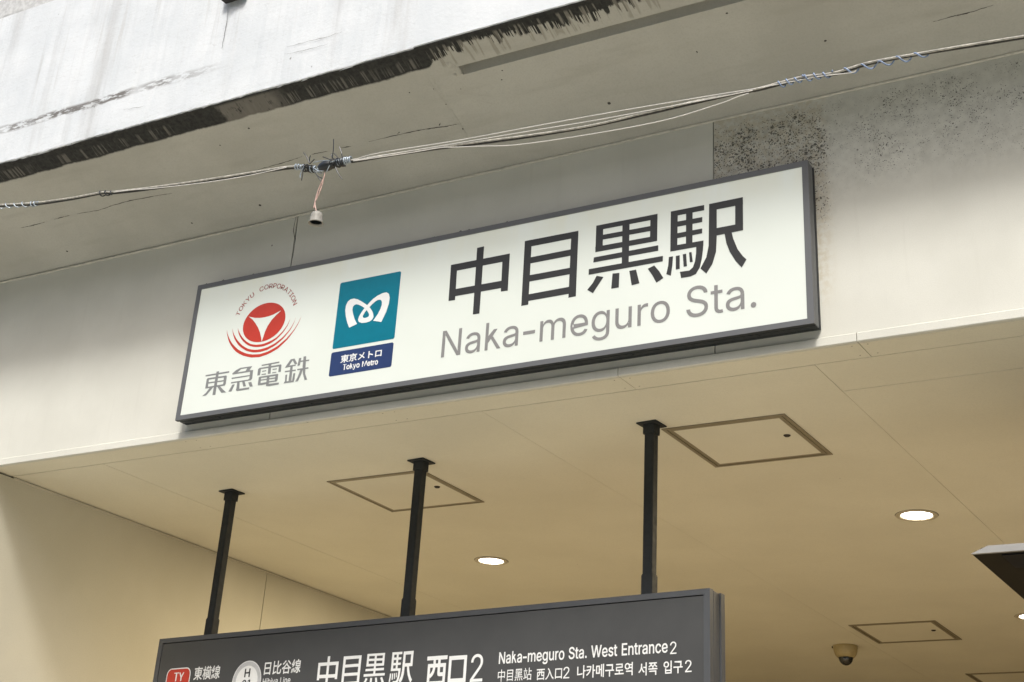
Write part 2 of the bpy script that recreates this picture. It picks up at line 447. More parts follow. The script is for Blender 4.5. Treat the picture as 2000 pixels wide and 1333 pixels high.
# ------------------------------------------------------------------ ground and hall (setting)
ZC, ZS, XW = 3.85, 5.0, -6.62
mb = MB(); mb.box(-150, 150, -150, -0.02, -0.3, 0.0)
o = obj('ground', mb, 'pavement'); o['kind'] = 'structure'
mb = MB(); mb.box(-30, 30, -0.02, 16, -0.3, 0.01)
o = obj('floor', mb, 'floor'); o['kind'] = 'structure'
mb = MB(); mb.box(-9, 6, 15.9, 16.1, 0, 3.9)
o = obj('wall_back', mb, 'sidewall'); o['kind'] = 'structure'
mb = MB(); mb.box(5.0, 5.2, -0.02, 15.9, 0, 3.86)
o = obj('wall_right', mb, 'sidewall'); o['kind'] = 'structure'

# unseen building row across the street, added and sized to block low sky
B = thing('unseen_opposite_building', 'plain grey unseen building across the street, added to block low sky', 'building', (0, -22, 0))
mb = MB(); mb.box(-60, 60, -36, -22, 0, 16.5)
obj('wall', mb, 'facade', B, (0, -22, 0))
for k in range(14):
    for zz in (1.2, 4.6, 7.6, 10.6, 13.6):
        mb = MB(); mb.box(-40 + k * 6, -36.6 + k * 6, -21.97, -21.9, zz, zz + 1.7)
        obj('window', mb, 'camera_dome', B, (0, -22, 0))

# side wall of the entrance
G_ = 0.0025
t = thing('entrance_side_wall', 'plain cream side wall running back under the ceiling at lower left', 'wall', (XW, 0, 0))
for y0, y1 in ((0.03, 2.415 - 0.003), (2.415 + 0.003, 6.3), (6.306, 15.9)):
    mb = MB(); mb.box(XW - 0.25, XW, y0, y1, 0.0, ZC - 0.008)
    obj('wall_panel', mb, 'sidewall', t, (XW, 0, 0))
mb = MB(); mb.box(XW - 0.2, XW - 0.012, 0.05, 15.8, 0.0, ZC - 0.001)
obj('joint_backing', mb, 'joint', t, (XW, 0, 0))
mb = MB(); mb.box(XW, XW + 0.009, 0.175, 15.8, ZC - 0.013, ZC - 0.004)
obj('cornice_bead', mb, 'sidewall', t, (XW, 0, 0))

# ceiling
ceil = bpy.data.objects.new('ceiling', None); COL.objects.link(ceil); ceil.location = (0, 0, ZC); ceil['kind'] = 'structure'
def cpanel(x0, x1, y0, y1, dz=0.0):
    mb = MB(); g = 0.0011
    mb.box(x0 + g, x1 - g, y0 + g, y1 - g, ZC + dz, ZC + 0.03)
    obj('ceiling_panel', mb, 'ceiling', ceil, (0, 0, ZC))
xs = [XW, -5.94, -3.58, -1.985]
for i in range(3):
    ysp = [0.168, 16.0] if i != 1 else [0.168, 16.0]
    for a, b in zip(ysp[:-1], ysp[1:]): cpanel(xs[i], xs[i + 1], a, b, 0.0004 * (i % 2))
for a, b, d in ((0.168, 0.50, 0.0006), (0.50, 1.785, -0.0006), (1.785, 3.6, 0.0004), (3.6, 5.4, 0), (5.4, 16, 0.0005)):
    cpanel(-1.985, 0.4, a, b, d); cpanel(0.4, 5.0, a, b, d)
mb = MB(); mb.box(-9, 5.2, 0.03, 16.1, ZC + 0.012, ZC + 0.06)
obj('joint_backing', mb, 'hatch_frame', ceil, (0, 0, ZC))
mb = MB(); mb.box(-9, 5.2, 0.05, 16.1, ZC + 0.08, ZC + 0.3)
o = obj('floor_slab', mb, 'soffit'); o['kind'] = 'structure'

# ------------------------------------------------------------------ fascia
F = thing('station_fascia', 'long cream painted beam wall above the entrance, mould specks at right', 'wall', (-3.5, 0, ZC))
FO = (-3.5, 0, ZC)
ZL = 3.892
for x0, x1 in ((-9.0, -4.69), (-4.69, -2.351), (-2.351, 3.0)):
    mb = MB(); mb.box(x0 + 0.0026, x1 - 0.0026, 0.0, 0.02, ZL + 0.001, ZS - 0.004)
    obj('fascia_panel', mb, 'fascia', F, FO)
mb = MB(); mb.box(-9, 3, 0.008, 0.16, ZC + 0.008, ZS - 0.002)
obj('joint_backing', mb, 'joint', F, FO)
XJ = [-9.0, -5.93, -4.88, -3.83, -2.79, -1.745, -0.70, 0.35, 3.0]
XJ = [-9.0, -2.792, -1.745, 3.0]
for x0, x1 in zip(XJ[:-1], XJ[1:]):
    g = 0.0016
    mb = MB()
    # L-shaped trim: nose on the face and the underside strip
    A = [(x0 + g, -0.011, ZC + 0.004), (x0 + g, -0.011, ZL - 0.006), (x0 + g, -0.002, ZL), (x0 + g, 0.014, ZL), (x0 + g, 0.014, ZC + 0.012), (x0 + g, 0.014, ZC + 0.002), (x0 + g, -0.007, ZC)]
    B = [(x1 - g, *p[1:]) for p in A]
    n = len(A); i0 = len(mb.v); mb.v += A + B
    for k in range(n): mb.f.append([i0 + k, i0 + (k + 1) % n, i0 + n + (k + 1) % n, i0 + n + k])
    mb.f.append([i0 + k for k in range(n)]); mb.f.append([i0 + n + k for k in range(n)][::-1])
    obj('edge_strip', mb, 'fascia', F, FO)
    mb = MB(); mb.box(x0 + g, x1 - g, 0.0142, 0.165, ZC + 0.001, ZC + 0.0115)
    obj('trim_board', mb, 'ceiling', F, FO)
for xj in (-2.792, -1.745, -5.2, -4.0):
    for dx in (-0.035, 0.035):
        for yy in (0.03, 0.135):
            mb = MB(); mb.lathe((xj + dx + random.uniform(-.006, .006), yy, ZC + 0.0012), [(0.0001, -0.0006), (0.0032, -0.0006), (0.0036, 0.0006)], 8)
            obj('screw', mb, 'hatch_frame', F, FO)
mb = MB()
mb.tube(densify([(-9, -0.004, ZS - 0.008), (-5.4, -0.004, ZS - 0.008), (-3.9, -0.004, ZS - 0.005), (-2.35, -0.003, ZS - 0.003), (3, -0.002, ZS - 0.002)], 30, 0.0008), 0.0055, 8)
obj('sealant_bead', mb, 'caulk', F, FO)
for pts in ([(578, 424), (573, 452), (577, 470)], [(583, 421), (579, 452), (574, 488), (571, 505), (568, 522)]):
    mb = MB(); ribbon(mb, densify([at(x, y, 1, -0.0006) for x, y in pts], 4, 0.0015, 1), 0.0035, (0, 1, 0), True, 0.4)
    obj('crack', mb, 'crack', F, FO)

# ------------------------------------------------------------------ viaduct
# the soffit meets the fascia at ZS and rises outwards to the parapet edge at (YL, ZE)
KS, YL, YR, XVJ = 0.40, -0.716, -0.722, -3.519
ZE = ZS - KS * YL
V = thing('viaduct_parapet', 'stained white concrete viaduct edge with black grime along its underside', 'viaduct', (-4, YL, ZE))
VO = (-4, YL, ZE)
NS = Vector((0, KS, 1)).normalized()
def on_soffit(x, y, d=0.0):
    """photo point on the sloping soffit, d metres below it"""
    v = Vector(ray(x, y)); c = Vector(CAM); n = Vector((0, KS, 1))
    q = c + v * ((ZS - n.dot(c)) / n.dot(v))
    return q - NS * d
def skew(mb):
    mb.v = [(x, y, z - KS * y) for x, y, z in mb.v]; return mb
def rough_edge(mb, x0, x1, yf, zt, n, amp):
    """parapet face as a grid whose bottom edge and surface wander slightly"""
    ze = ZS - KS * yf
    rows = [ze, ze + 0.006, ze + 0.03, ze + 0.2, ze + 0.5, ze + 0.8, zt]
    i0 = len(mb.v); wob = 0.0
    for k in range(n + 1):
        x = x0 + (x1 - x0) * k / n
        wob = wob * 0.9 + random.uniform(-1, 1) * amp * 0.5
        for j, z in enumerate(rows):
            dy = random.uniform(-1, 1) * amp * (0.8 if j == 0 else 0.35)
            dy += 0.006 if j == 0 else 0
            dz = random.uniform(-1, 1) * amp * 0.6 + wob if j in (0, 1) else 0
            mb.v.append((x, yf + dy, z + dz))
    r = len(rows)
    for k in range(n):
        for j in range(r - 1):
            a = i0 + k * r + j; mb.f.append([a, a + r, a + r + 1, a + 1])
ZCOP = 6.322
for x0, x1, yf, mt, amp in ((-13, XVJ - 0.001, YL, 'parapet', 0.0035), (XVJ + 0.001, 4, YR, 'parapet_clean', 0.0012)):
    mb = MB(); rough_edge(mb, x0, x1, yf, ZCOP if mt == 'parapet' else 6.7, int((x1 - x0) / 0.03), amp)
    o = obj('parapet_panel', mb, mt, V, VO)
    mb = MB(); mb.box(x0, x1, yf + 0.02, yf + 0.2, ZE + 0.04, ZCOP - 0.01)
    obj('parapet_core', mb, 'soffit', V, VO)
# rough concrete coping above the left face
mb = MB(); n = 200; i0 = 0
for k in range(n + 1):
    x = -13 + (XVJ - 0.004 + 13) * k / n
    for z in (ZCOP - 0.003, ZCOP + 0.022, 6.8):
        mb.v.append((x, YL + 0.012 + random.uniform(-.004, .004), z + (random.uniform(-.006, .006) if z < ZCOP + 0.01 else 0)))
for k in range(n):
    for j in range(2):
        a = k * 3 + j; mb.f.append([a, a + 3, a + 4, a + 1])
obj('coping', mb, 'cap', V, VO)
mb = MB(); mb.box(-13, XVJ, YL + 0.004, 0.3, ZS, ZS + 0.2); skew(mb)
obj('soffit', mb, 'soffit', V, VO)
# soffit with the drip groove on the right length
GA, GB, XG = -0.574, -0.528, -3.362
mb = MB()
mb.box(XVJ + 0.0004, 4, YR + 0.004, GA, ZS, ZS + 0.2)
mb.box(XVJ + 0.0004, 4, GB, 0.3, ZS, ZS + 0.2)
mb.box(XVJ + 0.0004, 4, GA - 0.001, GB + 0.001, ZS + 0.055, ZS + 0.2)
mb.box(XVJ + 0.0004, XG, GA - 0.001, GB + 0.001, ZS + 0.0003, ZS + 0.06)
skew(mb); obj('soffit', mb, 'soffit', V, VO)
# broken render at the start of the groove
mb = MB()
for c2, r0 in (((893, 138), .016), ((886, 132), .020), ((877, 126), .018), ((889, 147), .012), ((899, 143), .010)):
    c = on_soffit(*c2, 0.0008 + 0.0004 * len(mb.f) / 8); k = random.randint(6, 8); pts = []
    for j_ in range(k):
        an = 2 * math.pi * j_ / k; rr_ = r0 * random.uniform(0.6, 1.25)
        pts.append(c + Vector((rr_ * math.cos(an), rr_ * math.sin(an), -KS * rr_ * math.sin(an))))
    for j_ in range(k): mb.poly([pts[j_], pts[(j_ + 1) % k], c - NS * 0.004])
obj('chipped_patch', mb, 'soffit', V, VO)
CR = [[(504, 332), (560, 316), (590, 306)], [(608, 302), (640, 296)], [(666, 289), (686, 286)],
      [(720, 277), (780, 263), (828, 253), (872, 247), (896, 242)], [(41, 445), (63, 441), (88, 434)],
      [(106, 429), (136, 421)], [(150, 418), (192, 411), (222, 401), (255, 392), (314, 381), (336, 378)],
      [(1822, 43), (1862, 32), (1890, 26), (1940, 10)], [(776, 262), (781, 258)], [(858, 246), (860, 240)]]
for pts in CR:
    mb = MB()
    ribbon(mb, densify([on_soffit(x, y, 0.0008) for x, y in pts], 9, 0.0016, 2), 0.0040, NS, True, 0.55)
    obj('crack', mb, 'crack', V, VO)
for pts in ([(848, 145), (850, 166), (880, 170)], [(826, 150), (838, 168), (860, 172), (896, 168)], [(868, 176), (930, 186), (1018, 191), (990, 180)], [(930, 195), (960, 203), (975, 204)]):
    mb = MB(); ribbon(mb, densify([on_soffit(x, y, 0.0010) for x, y in pts], 8, 0.003, 2), 0.0016, NS, True, 0.5)
    obj('scratch', mb, 'chalk', V, VO)
mb = MB(); ribbon(mb, densify([on_soffit(x, y, 0.0006) for x, y in ((826, 140), (846, 169), (869, 202), (894, 235), (910, 258))], 9, 0.002, 2), 0.0035, NS, True, 0.5)
obj('construction_joint', mb, 'chalk', V, VO)
for x, y, r in ((508, 401, .008), (375, 436, .006), (1190, 202, .009), (486, 251, .006), (1361, 101, .004), (1420, 26, .005), (1362, 103, .003), (800, 181, .004), (980, 156, .004), (131, 491, .007), (1612, 80, .006), (981, 138, .004), (847, 174, .003), (904, 252, .005), (871, 204, .003), (900, 174, .003), (430, 284, .004)):
    c = on_soffit(x, y, 0.0009)
    mb = MB(); mb.poly([(c[0] + r * random.uniform(.6, 1.1) * math.cos(a) * 1.2, c[1] + r * math.sin(a) * .8, c[2] - KS * r * math.sin(a) * .8) for a in np.linspace(0, 6.283, 9)[:-1]])
    obj('tie_hole', mb, 'crack', V, VO)
for pts, wd in ((((446, 12), (442, 45), (436, 80), (433, 95)), .0028), (((560, 92), (600, 82), (640, 72), (668, 62)), .0022), (((555, 106), (600, 98), (640, 86)), .0016), (((240, 215), (262, 212), (282, 207)), .0016)):
    mb = MB(); ribbon(mb, densify([at(x, y, 1, YL - 0.0045) for x, y in pts], 5, 0.003, 1), wd, (0, 1, 0), True, 0.4)
    obj('crack', mb, 'crack', V, VO)
BO_ = (-4.68, YL, 5.90)
t = thing('drain_bracket', 'black iron bracket end fixed on the white parapet at the top edge', 'bracket', BO_)
mb = MB(); mb.box(-4.745, -4.60, YL - 0.045, YL - 0.004, 5.890, 6.12)
obj('bracket_plate', mb, 'pipe', t, BO_, bevel=0.004)
mb = MB(); mb.tube([(-4.67, YL - 0.06, 5.93), (-4.67, YL - 0.06, 6.12)], 0.03, 14)
obj('pipe', mb, 'pipe', t, BO_, smooth=False)

# ------------------------------------------------------------------ flat print helpers
LAY = [0]
class Plane:
    """print plane: origin o, right u, up z, outward n"""
    def __init__(s, o, u, n, root, ro, off=0.0008):
        s.o = Vector(o); s.u = Vector(u); s.n = Vector(n); s.root = root; s.ro = ro; s.off = off
    def px(s, x, y):
        v = Vector(ray(x, y)); c = Vector(CAM)
        t = (s.o - c).dot(s.n) / v.dot(s.n); q = c + v * t - s.o
        return (q.dot(s.u), q.z)
    def w(s, a, b, lay=0.0):
        return s.o + s.u * a + Vector((0, 0, b)) + s.n * (s.off + lay)
def strokes(pl, name, polys, mat, org=(0, 0), sc=1.0, base=0.0, step=0.00006, remap=None):
    mb = MB()
    for k, P in enumerate(polys):
        q = [pl.px(org[0] + x / sc, org[1] + y / sc) for x, y in P]
        if remap: q = [remap(*a) for a in q]
        mb.poly([pl.w(a, b, base + k * step) for a, b in q])
    return obj(name, mb, mat, pl.root, pl.ro)
# outlines of a plain grotesque for the Latin lettering: letter -> [advance, flat x,y list, faces] in 1/1000 em
GLYPH = {
    '-': [453,[337,244,337,188,114,188,114,244],[[2,0,3],[2,1,0]]],
    '.': [188,[95,-4,78,-1,63,9,53,24,50,41,53,59,63,73,78,83,95,87,113,83,128,73,138,59,141,41,138,24,128,9,113,-1],[[7,9,8],[6,9,7],[6,10,9],[5,10,6],[5,11,10],[4,11,5],[4,12,11],[3,12,4],[3,13,12],[2,13,3],[2,14,13],[1,14,2],[1,15,14],[0,15,1]]],
    '0': [453,[227,-7,174,1,130,24,95,62,69,113,53,178,48,254,53,330,69,395,95,447,130,484,174,508,227,516,279,508,323,484,358,447,384,395,400,330,405,254,400,178,384,113,359,62,323,24,279,1,227,50,261,56,290,74,313,103,330,144,340,194,344,254,340,314,330,365,313,405,290,435,261,453,227,460,192,453,163,435,140,405,123,365,113,314,109,254,113,194,123,144,140,103,163,74,192,56],[[11,13,12],[10,13,11],[10,14,13],[9,14,10],[9,36,14],[36,15,14],[9,37,36],[35,15,36],[9,38,37],[34,15,35],[8,38,9],[34,16,15],[8,39,38],[33,16,34],[8,40,39],[32,16,33],[7,40,8],[32,17,16],[7,41,40],[31,17,32],[6,41,7],[31,18,17],[6,42,41],[30,18,31],[5,42,6],[5,43,42],[29,18,30],[29,19,18],[5,44,43],[28,19,29],[4,44,5],[28,20,19],[4,45,44],[27,20,28],[3,45,4],[27,21,20],[3,46,45],[26,21,27],[3,47,46],[25,21,26],[2,47,3],[25,22,21],[2,24,47],[24,22,25],[2,22,24],[1,22,2],[1,23,22],[1,0,23]]],
    '1': [453,[76,0,76,55,391,55,391,0,276,509,276,0,212,0,212,448,209,448,86,358,86,427,198,509],[[10,4,11],[10,8,4],[8,7,4],[7,5,4],[10,9,8],[6,5,7],[0,2,1],[0,3,2]]],
    '2': [453,[64,0,64,47,234,229,261,257,282,282,299,305,311,327,318,348,320,371,317,397,308,419,293,436,273,449,250,457,224,460,196,457,172,447,153,433,139,413,130,390,127,362,66,362,71,405,86,442,111,473,143,496,182,511,225,516,268,511,306,497,337,474,361,445,376,411,381,372,378,345,371,318,357,290,336,259,306,223,267,180,153,60,153,57,389,57,389,0],[[26,28,27],[26,29,28],[25,29,26],[25,30,29],[24,30,25],[24,31,30],[23,15,24],[15,14,24],[14,13,24],[13,31,24],[12,31,13],[23,16,15],[11,31,12],[23,17,16],[11,32,31],[22,17,23],[10,32,11],[22,18,17],[9,32,10],[22,19,18],[9,33,32],[21,19,22],[8,33,9],[21,20,19],[8,34,33],[7,34,8],[6,34,7],[6,35,34],[5,35,6],[5,36,35],[4,36,5],[4,37,36],[3,37,4],[3,38,37],[2,38,3],[1,38,2],[1,39,38],[1,40,39],[1,41,40],[1,42,41],[1,43,42],[0,43,1]]],
    'A': [480,[16,0,201,509,276,509,463,0,395,0,287,302,276,334,264,372,250,420,232,478,245,478,228,419,213,371,201,333,191,302,85,0,110,142,110,199,370,199,370,142],[[0,9,1],[9,2,1],[9,10,2],[10,3,2],[0,17,9],[17,11,9],[11,8,9],[11,8,10],[8,18,10],[18,3,10],[7,18,8],[17,12,11],[6,18,7],[17,13,12],[5,18,6],[17,14,13],[17,16,14],[16,15,14],[4,19,5],[19,18,5],[0,16,17],[16,18,17],[16,19,18],[19,3,18],[0,15,16],[4,3,19]]],
    'C': [510,[267,-7,205,1,150,25,104,63,70,115,48,179,40,254,48,329,70,393,104,445,150,484,205,508,267,516,305,513,340,504,373,490,402,471,427,447,448,418,463,385,473,348,408,348,401,373,389,395,375,413,357,428,337,440,315,449,292,454,267,456,223,450,184,432,150,403,125,364,109,314,103,254,109,194,125,145,151,105,184,76,223,59,267,53,292,55,315,60,337,69,357,81,375,96,389,114,401,136,408,160,473,160,463,124,448,91,428,62,402,38,373,19,341,5,305,-4],[[11,13,12],[11,14,13],[10,14,11],[10,15,14],[10,16,15],[9,16,10],[9,29,16],[29,17,16],[9,30,29],[28,17,29],[27,17,28],[9,31,30],[26,17,27],[26,18,17],[8,31,9],[25,18,26],[8,32,31],[24,18,25],[24,19,18],[23,19,24],[8,33,32],[22,19,23],[7,33,8],[22,20,19],[21,20,22],[7,34,33],[6,34,7],[6,35,34],[5,35,6],[5,36,35],[5,37,36],[4,37,5],[48,50,49],[48,51,50],[4,38,37],[47,51,48],[47,52,51],[3,38,4],[46,52,47],[3,39,38],[45,52,46],[45,53,52],[44,53,45],[3,40,39],[43,53,44],[2,40,3],[43,54,53],[42,54,43],[2,41,40],[41,54,42],[2,54,41],[2,55,54],[1,55,2],[1,56,55],[1,57,56],[0,57,1]]],
    'E': [419,[60,0,60,509,372,509,372,452,125,452,125,286,355,286,355,229,125,229,125,57,375,57,375,0],[[0,4,1],[4,2,1],[4,3,2],[0,5,4],[0,8,5],[8,6,5],[8,7,6],[0,9,8],[0,10,9],[0,11,10]]],
    'H': [517,[60,0,60,509,125,509,125,289,392,289,392,509,457,509,457,0,392,0,392,232,125,232,125,0],[[0,2,1],[0,3,2],[4,6,5],[4,7,6],[0,10,3],[10,4,3],[10,9,4],[9,7,4],[0,11,10],[8,7,9]]],
    'I': [300,[31,0,31,57,118,57,118,452,31,452,31,509,269,509,269,452,183,452,183,57,269,57,269,0],[[4,6,5],[4,7,6],[3,7,4],[2,8,3],[8,7,3],[2,9,8],[0,2,1],[0,9,2],[0,10,9],[0,11,10]]],
    'K': [467,[104,145,104,216,122,239,139,261,157,282,174,303,193,324,212,344,364,509,448,509,231,276,228,276,60,0,60,509,125,509,125,334,124,225,125,193,125,0,372,0,188,259,228,309,449,0],[[12,14,13],[12,15,14],[7,9,8],[7,21,9],[21,10,9],[6,21,7],[12,1,15],[1,2,15],[2,16,15],[5,21,6],[5,20,21],[10,22,21],[4,20,5],[3,20,4],[0,10,11],[0,22,10],[2,20,3],[2,19,20],[16,19,2],[17,19,16],[12,0,1],[18,19,17],[12,22,0],[18,22,12],[19,22,18]]],
    'L': [393,[60,0,60,509,125,509,125,57,361,57,361,0],[[0,2,1],[0,3,2],[0,4,3],[0,5,4]]],
    'M': [628,[60,0,60,509,152,509,277,187,282,174,287,159,293,141,299,123,305,103,311,84,317,65,322,49,307,49,312,65,318,83,324,102,330,121,336,140,342,158,348,174,352,187,476,509,568,509,568,0,504,0,504,291,504,308,504,327,505,347,505,369,506,391,506,413,507,435,507,457,513,457,505,433,498,409,490,386,482,363,474,341,467,322,461,305,456,291,342,0,286,0,170,291,165,304,159,321,152,340,145,361,137,384,129,408,121,432,112,457,119,457,119,437,120,416,120,394,121,372,121,350,122,328,122,309,122,291,122,0],[[0,53,1],[53,2,1],[53,54,2],[54,3,2],[20,33,21],[33,22,21],[33,34,22],[34,23,22],[0,52,53],[55,3,54],[20,32,33],[35,32,34],[32,23,34],[56,52,55],[52,3,55],[20,35,32],[35,31,32],[20,36,35],[0,56,52],[56,51,52],[0,57,56],[20,37,36],[0,58,57],[20,38,37],[0,59,58],[20,39,38],[0,60,59],[20,40,39],[0,61,60],[20,41,40],[0,62,61],[20,42,41],[0,63,62],[20,43,42],[19,43,20],[18,43,19],[17,43,18],[16,43,17],[15,43,16],[14,43,15],[13,10,14],[10,43,14],[13,11,10],[12,11,13]]],
    'N': [523,[60,0,60,509,136,509,343,183,352,169,363,151,375,130,388,107,401,82,414,55,405,54,402,81,401,108,400,134,399,157,399,178,399,195,399,509,463,509,463,0,387,0,202,290,190,310,177,331,164,354,148,381,130,413,108,452,119,454,121,417,122,384,123,354,124,328,125,307,125,291,125,0],[[0,27,1],[27,2,1],[27,28,2],[28,3,2],[16,18,17],[16,19,18],[29,26,28],[26,3,28],[0,29,27],[29,26,27],[0,30,29],[25,3,26],[0,31,30],[24,3,25],[23,3,24],[0,32,31],[22,3,23],[0,33,32],[21,3,22],[0,34,33],[0,35,34],[20,3,21],[15,19,16],[20,4,3],[14,19,15],[20,5,4],[13,19,14],[20,6,5],[12,19,13],[20,7,6],[11,19,12],[20,8,7],[20,10,8],[10,9,8],[10,19,11],[20,19,10]]],
    'O': [533,[267,-7,205,1,150,25,105,63,70,115,48,179,40,254,48,329,70,393,105,445,150,484,205,508,267,516,329,508,384,484,429,445,464,393,486,329,493,254,486,179,464,115,429,63,384,25,329,1,267,53,310,59,349,76,383,105,408,144,425,194,430,254,425,314,408,365,383,404,349,433,310,450,267,456,223,450,184,433,151,404,125,364,109,314,103,254,109,194,125,144,151,105,184,76,223,59],[[11,13,12],[10,13,11],[10,14,13],[9,14,10],[9,36,14],[36,15,14],[9,37,36],[35,15,36],[34,15,35],[9,38,37],[8,38,9],[34,16,15],[33,16,34],[8,39,38],[32,16,33],[8,40,39],[7,40,8],[32,17,16],[31,17,32],[7,41,40],[6,41,7],[31,18,17],[30,18,31],[6,42,41],[5,42,6],[5,43,42],[29,18,30],[29,19,18],[5,44,43],[28,19,29],[4,44,5],[28,20,19],[4,45,44],[27,20,28],[3,45,4],[27,21,20],[3,46,45],[26,21,27],[3,47,46],[25,21,26],[25,22,21],[2,47,3],[2,24,47],[24,22,25],[2,22,24],[1,22,2],[1,23,22],[1,0,23]]],
    'P': [445,[60,0,60,509,235,509,289,503,332,487,366,462,390,430,404,391,409,348,404,304,390,265,366,233,332,207,289,191,235,186,109,186,109,242,233,242,269,246,297,256,318,272,333,294,342,319,344,348,342,376,333,402,318,423,297,439,268,449,232,452,125,452,125,0],[[0,30,1],[30,2,1],[30,3,2],[30,4,3],[30,5,4],[30,29,5],[29,28,5],[28,6,5],[0,16,30],[16,31,30],[27,6,28],[26,6,27],[26,7,6],[25,7,26],[24,7,25],[24,8,7],[23,8,24],[22,8,23],[22,9,8],[21,9,22],[21,10,9],[20,10,21],[19,10,20],[19,11,10],[18,11,19],[17,11,18],[0,15,16],[31,17,16],[31,14,17],[14,11,17],[14,12,11],[14,13,12],[0,14,15],[0,31,14]]],
    'R': [449,[60,0,60,509,236,509,290,504,333,489,367,465,390,433,405,395,409,352,405,309,390,271,367,240,333,217,289,203,236,198,96,198,96,255,234,255,269,258,298,267,319,281,334,300,342,324,345,352,342,380,334,405,319,425,298,440,269,449,233,452,125,452,125,0,353,0,230,229,303,229,428,0],[[0,16,1],[16,30,1],[30,2,1],[30,3,2],[30,4,3],[30,5,4],[30,29,5],[29,28,5],[28,6,5],[16,31,30],[27,6,28],[26,6,27],[26,7,6],[25,7,26],[24,7,25],[24,8,7],[23,8,24],[22,8,23],[22,9,8],[21,9,22],[21,10,9],[20,10,21],[19,10,20],[19,11,10],[18,11,19],[17,11,18],[0,15,16],[31,17,16],[31,33,17],[33,11,17],[33,34,11],[34,12,11],[31,14,33],[14,32,33],[35,12,34],[13,35,12],[14,35,13],[0,14,15],[0,31,14],[32,35,14]]],
    'S': [447,[224,-9,172,-4,128,9,91,31,64,60,46,96,38,137,104,137,110,110,123,88,142,71,166,59,194,52,224,49,257,52,286,60,311,74,329,92,341,114,346,139,342,161,332,179,316,193,296,205,272,214,245,222,184,239,128,260,86,289,60,326,52,372,58,413,75,448,102,476,138,498,180,511,227,516,275,511,316,498,351,476,377,449,394,415,401,378,337,378,326,412,302,437,267,453,225,459,194,456,167,448,145,435,129,418,118,398,115,376,119,352,131,334,148,319,169,308,191,300,212,293,264,279,287,272,312,264,336,252,359,238,379,220,395,198,405,171,408,139,403,99,386,64,360,34,323,11,278,-4],[[35,37,36],[34,37,35],[34,38,37],[33,38,34],[33,39,38],[33,40,39],[32,47,33],[47,40,33],[32,48,47],[46,40,47],[32,49,48],[45,40,46],[45,41,40],[31,49,32],[31,50,49],[44,41,45],[31,51,50],[31,52,51],[44,42,41],[30,52,31],[43,42,44],[30,53,52],[30,54,53],[29,54,30],[29,55,54],[29,56,55],[28,56,29],[28,57,56],[28,58,57],[28,59,58],[28,60,59],[27,60,28],[27,61,60],[27,62,61],[27,63,62],[26,63,27],[26,64,63],[25,64,26],[25,65,64],[24,65,25],[24,66,65],[23,66,24],[22,66,23],[22,67,66],[21,67,22],[20,67,21],[20,68,67],[19,68,20],[18,68,19],[18,69,68],[5,7,6],[5,8,7],[17,69,18],[5,9,8],[17,70,69],[4,9,5],[16,70,17],[4,10,9],[15,70,16],[4,11,10],[15,71,70],[14,71,15],[3,11,4],[3,12,11],[13,71,14],[3,13,12],[3,71,13],[3,72,71],[2,72,3],[2,73,72],[1,73,2],[1,0,73]]],
    'T': [449,[32,452,32,509,417,509,417,452,257,452,257,0,193,0,193,452],[[0,2,1],[0,3,2],[7,3,0],[6,4,7],[4,3,7],[6,5,4]]],
    'U': [517,[259,-8,203,-2,154,15,114,43,85,80,66,124,60,173,60,509,124,509,124,178,128,144,141,113,160,87,187,68,220,56,259,52,298,56,331,68,357,87,377,113,389,144,393,178,393,509,457,509,457,173,451,124,433,80,403,43,363,15,315,-2],[[6,8,7],[6,9,8],[21,23,22],[21,24,23],[6,10,9],[20,24,21],[5,10,6],[20,25,24],[5,11,10],[19,25,20],[19,26,25],[4,11,5],[4,12,11],[18,26,19],[4,13,12],[17,26,18],[3,13,4],[17,27,26],[3,14,13],[16,27,17],[3,15,14],[15,27,16],[3,27,15],[2,27,3],[2,28,27],[1,28,2],[1,29,28],[0,29,1]]],
    'W': [686,[155,0,16,509,82,509,163,196,170,171,175,145,181,120,187,94,192,67,197,40,189,40,194,67,200,94,205,120,211,145,218,171,224,196,306,509,380,509,462,196,468,171,474,145,480,120,486,94,492,67,497,40,488,40,493,67,499,94,504,120,510,145,517,171,523,196,603,509,670,509,530,0,455,0,368,323,359,356,351,391,344,431,336,475,350,475,342,433,335,395,327,359,318,323,230,0],[[0,2,1],[0,3,2],[16,41,17],[41,18,17],[41,42,18],[42,19,18],[32,34,33],[32,35,34],[16,43,41],[43,40,41],[43,40,42],[40,19,42],[16,44,43],[39,19,40],[16,45,44],[38,19,39],[16,46,45],[37,19,38],[16,47,46],[36,19,37],[0,4,3],[15,47,16],[36,20,19],[31,35,32],[0,5,4],[14,47,15],[36,21,20],[30,35,31],[0,6,5],[13,47,14],[36,22,21],[29,35,30],[0,7,6],[12,47,13],[36,23,22],[28,35,29],[0,8,7],[11,47,12],[36,24,23],[27,35,28],[0,10,8],[10,9,8],[10,47,11],[36,26,24],[26,25,24],[26,35,27],[0,47,10],[36,35,26]]],
    'Y': [472,[203,0,203,208,16,509,91,509,192,344,208,318,222,292,236,264,250,230,224,230,237,265,251,293,265,318,280,344,381,509,455,509,268,208,268,0],[[1,3,2],[1,4,3],[13,15,14],[13,16,15],[1,5,4],[12,16,13],[11,16,12],[1,6,5],[10,16,11],[1,7,6],[9,8,10],[8,16,10],[1,8,7],[1,16,8],[0,16,1],[0,17,16]]],
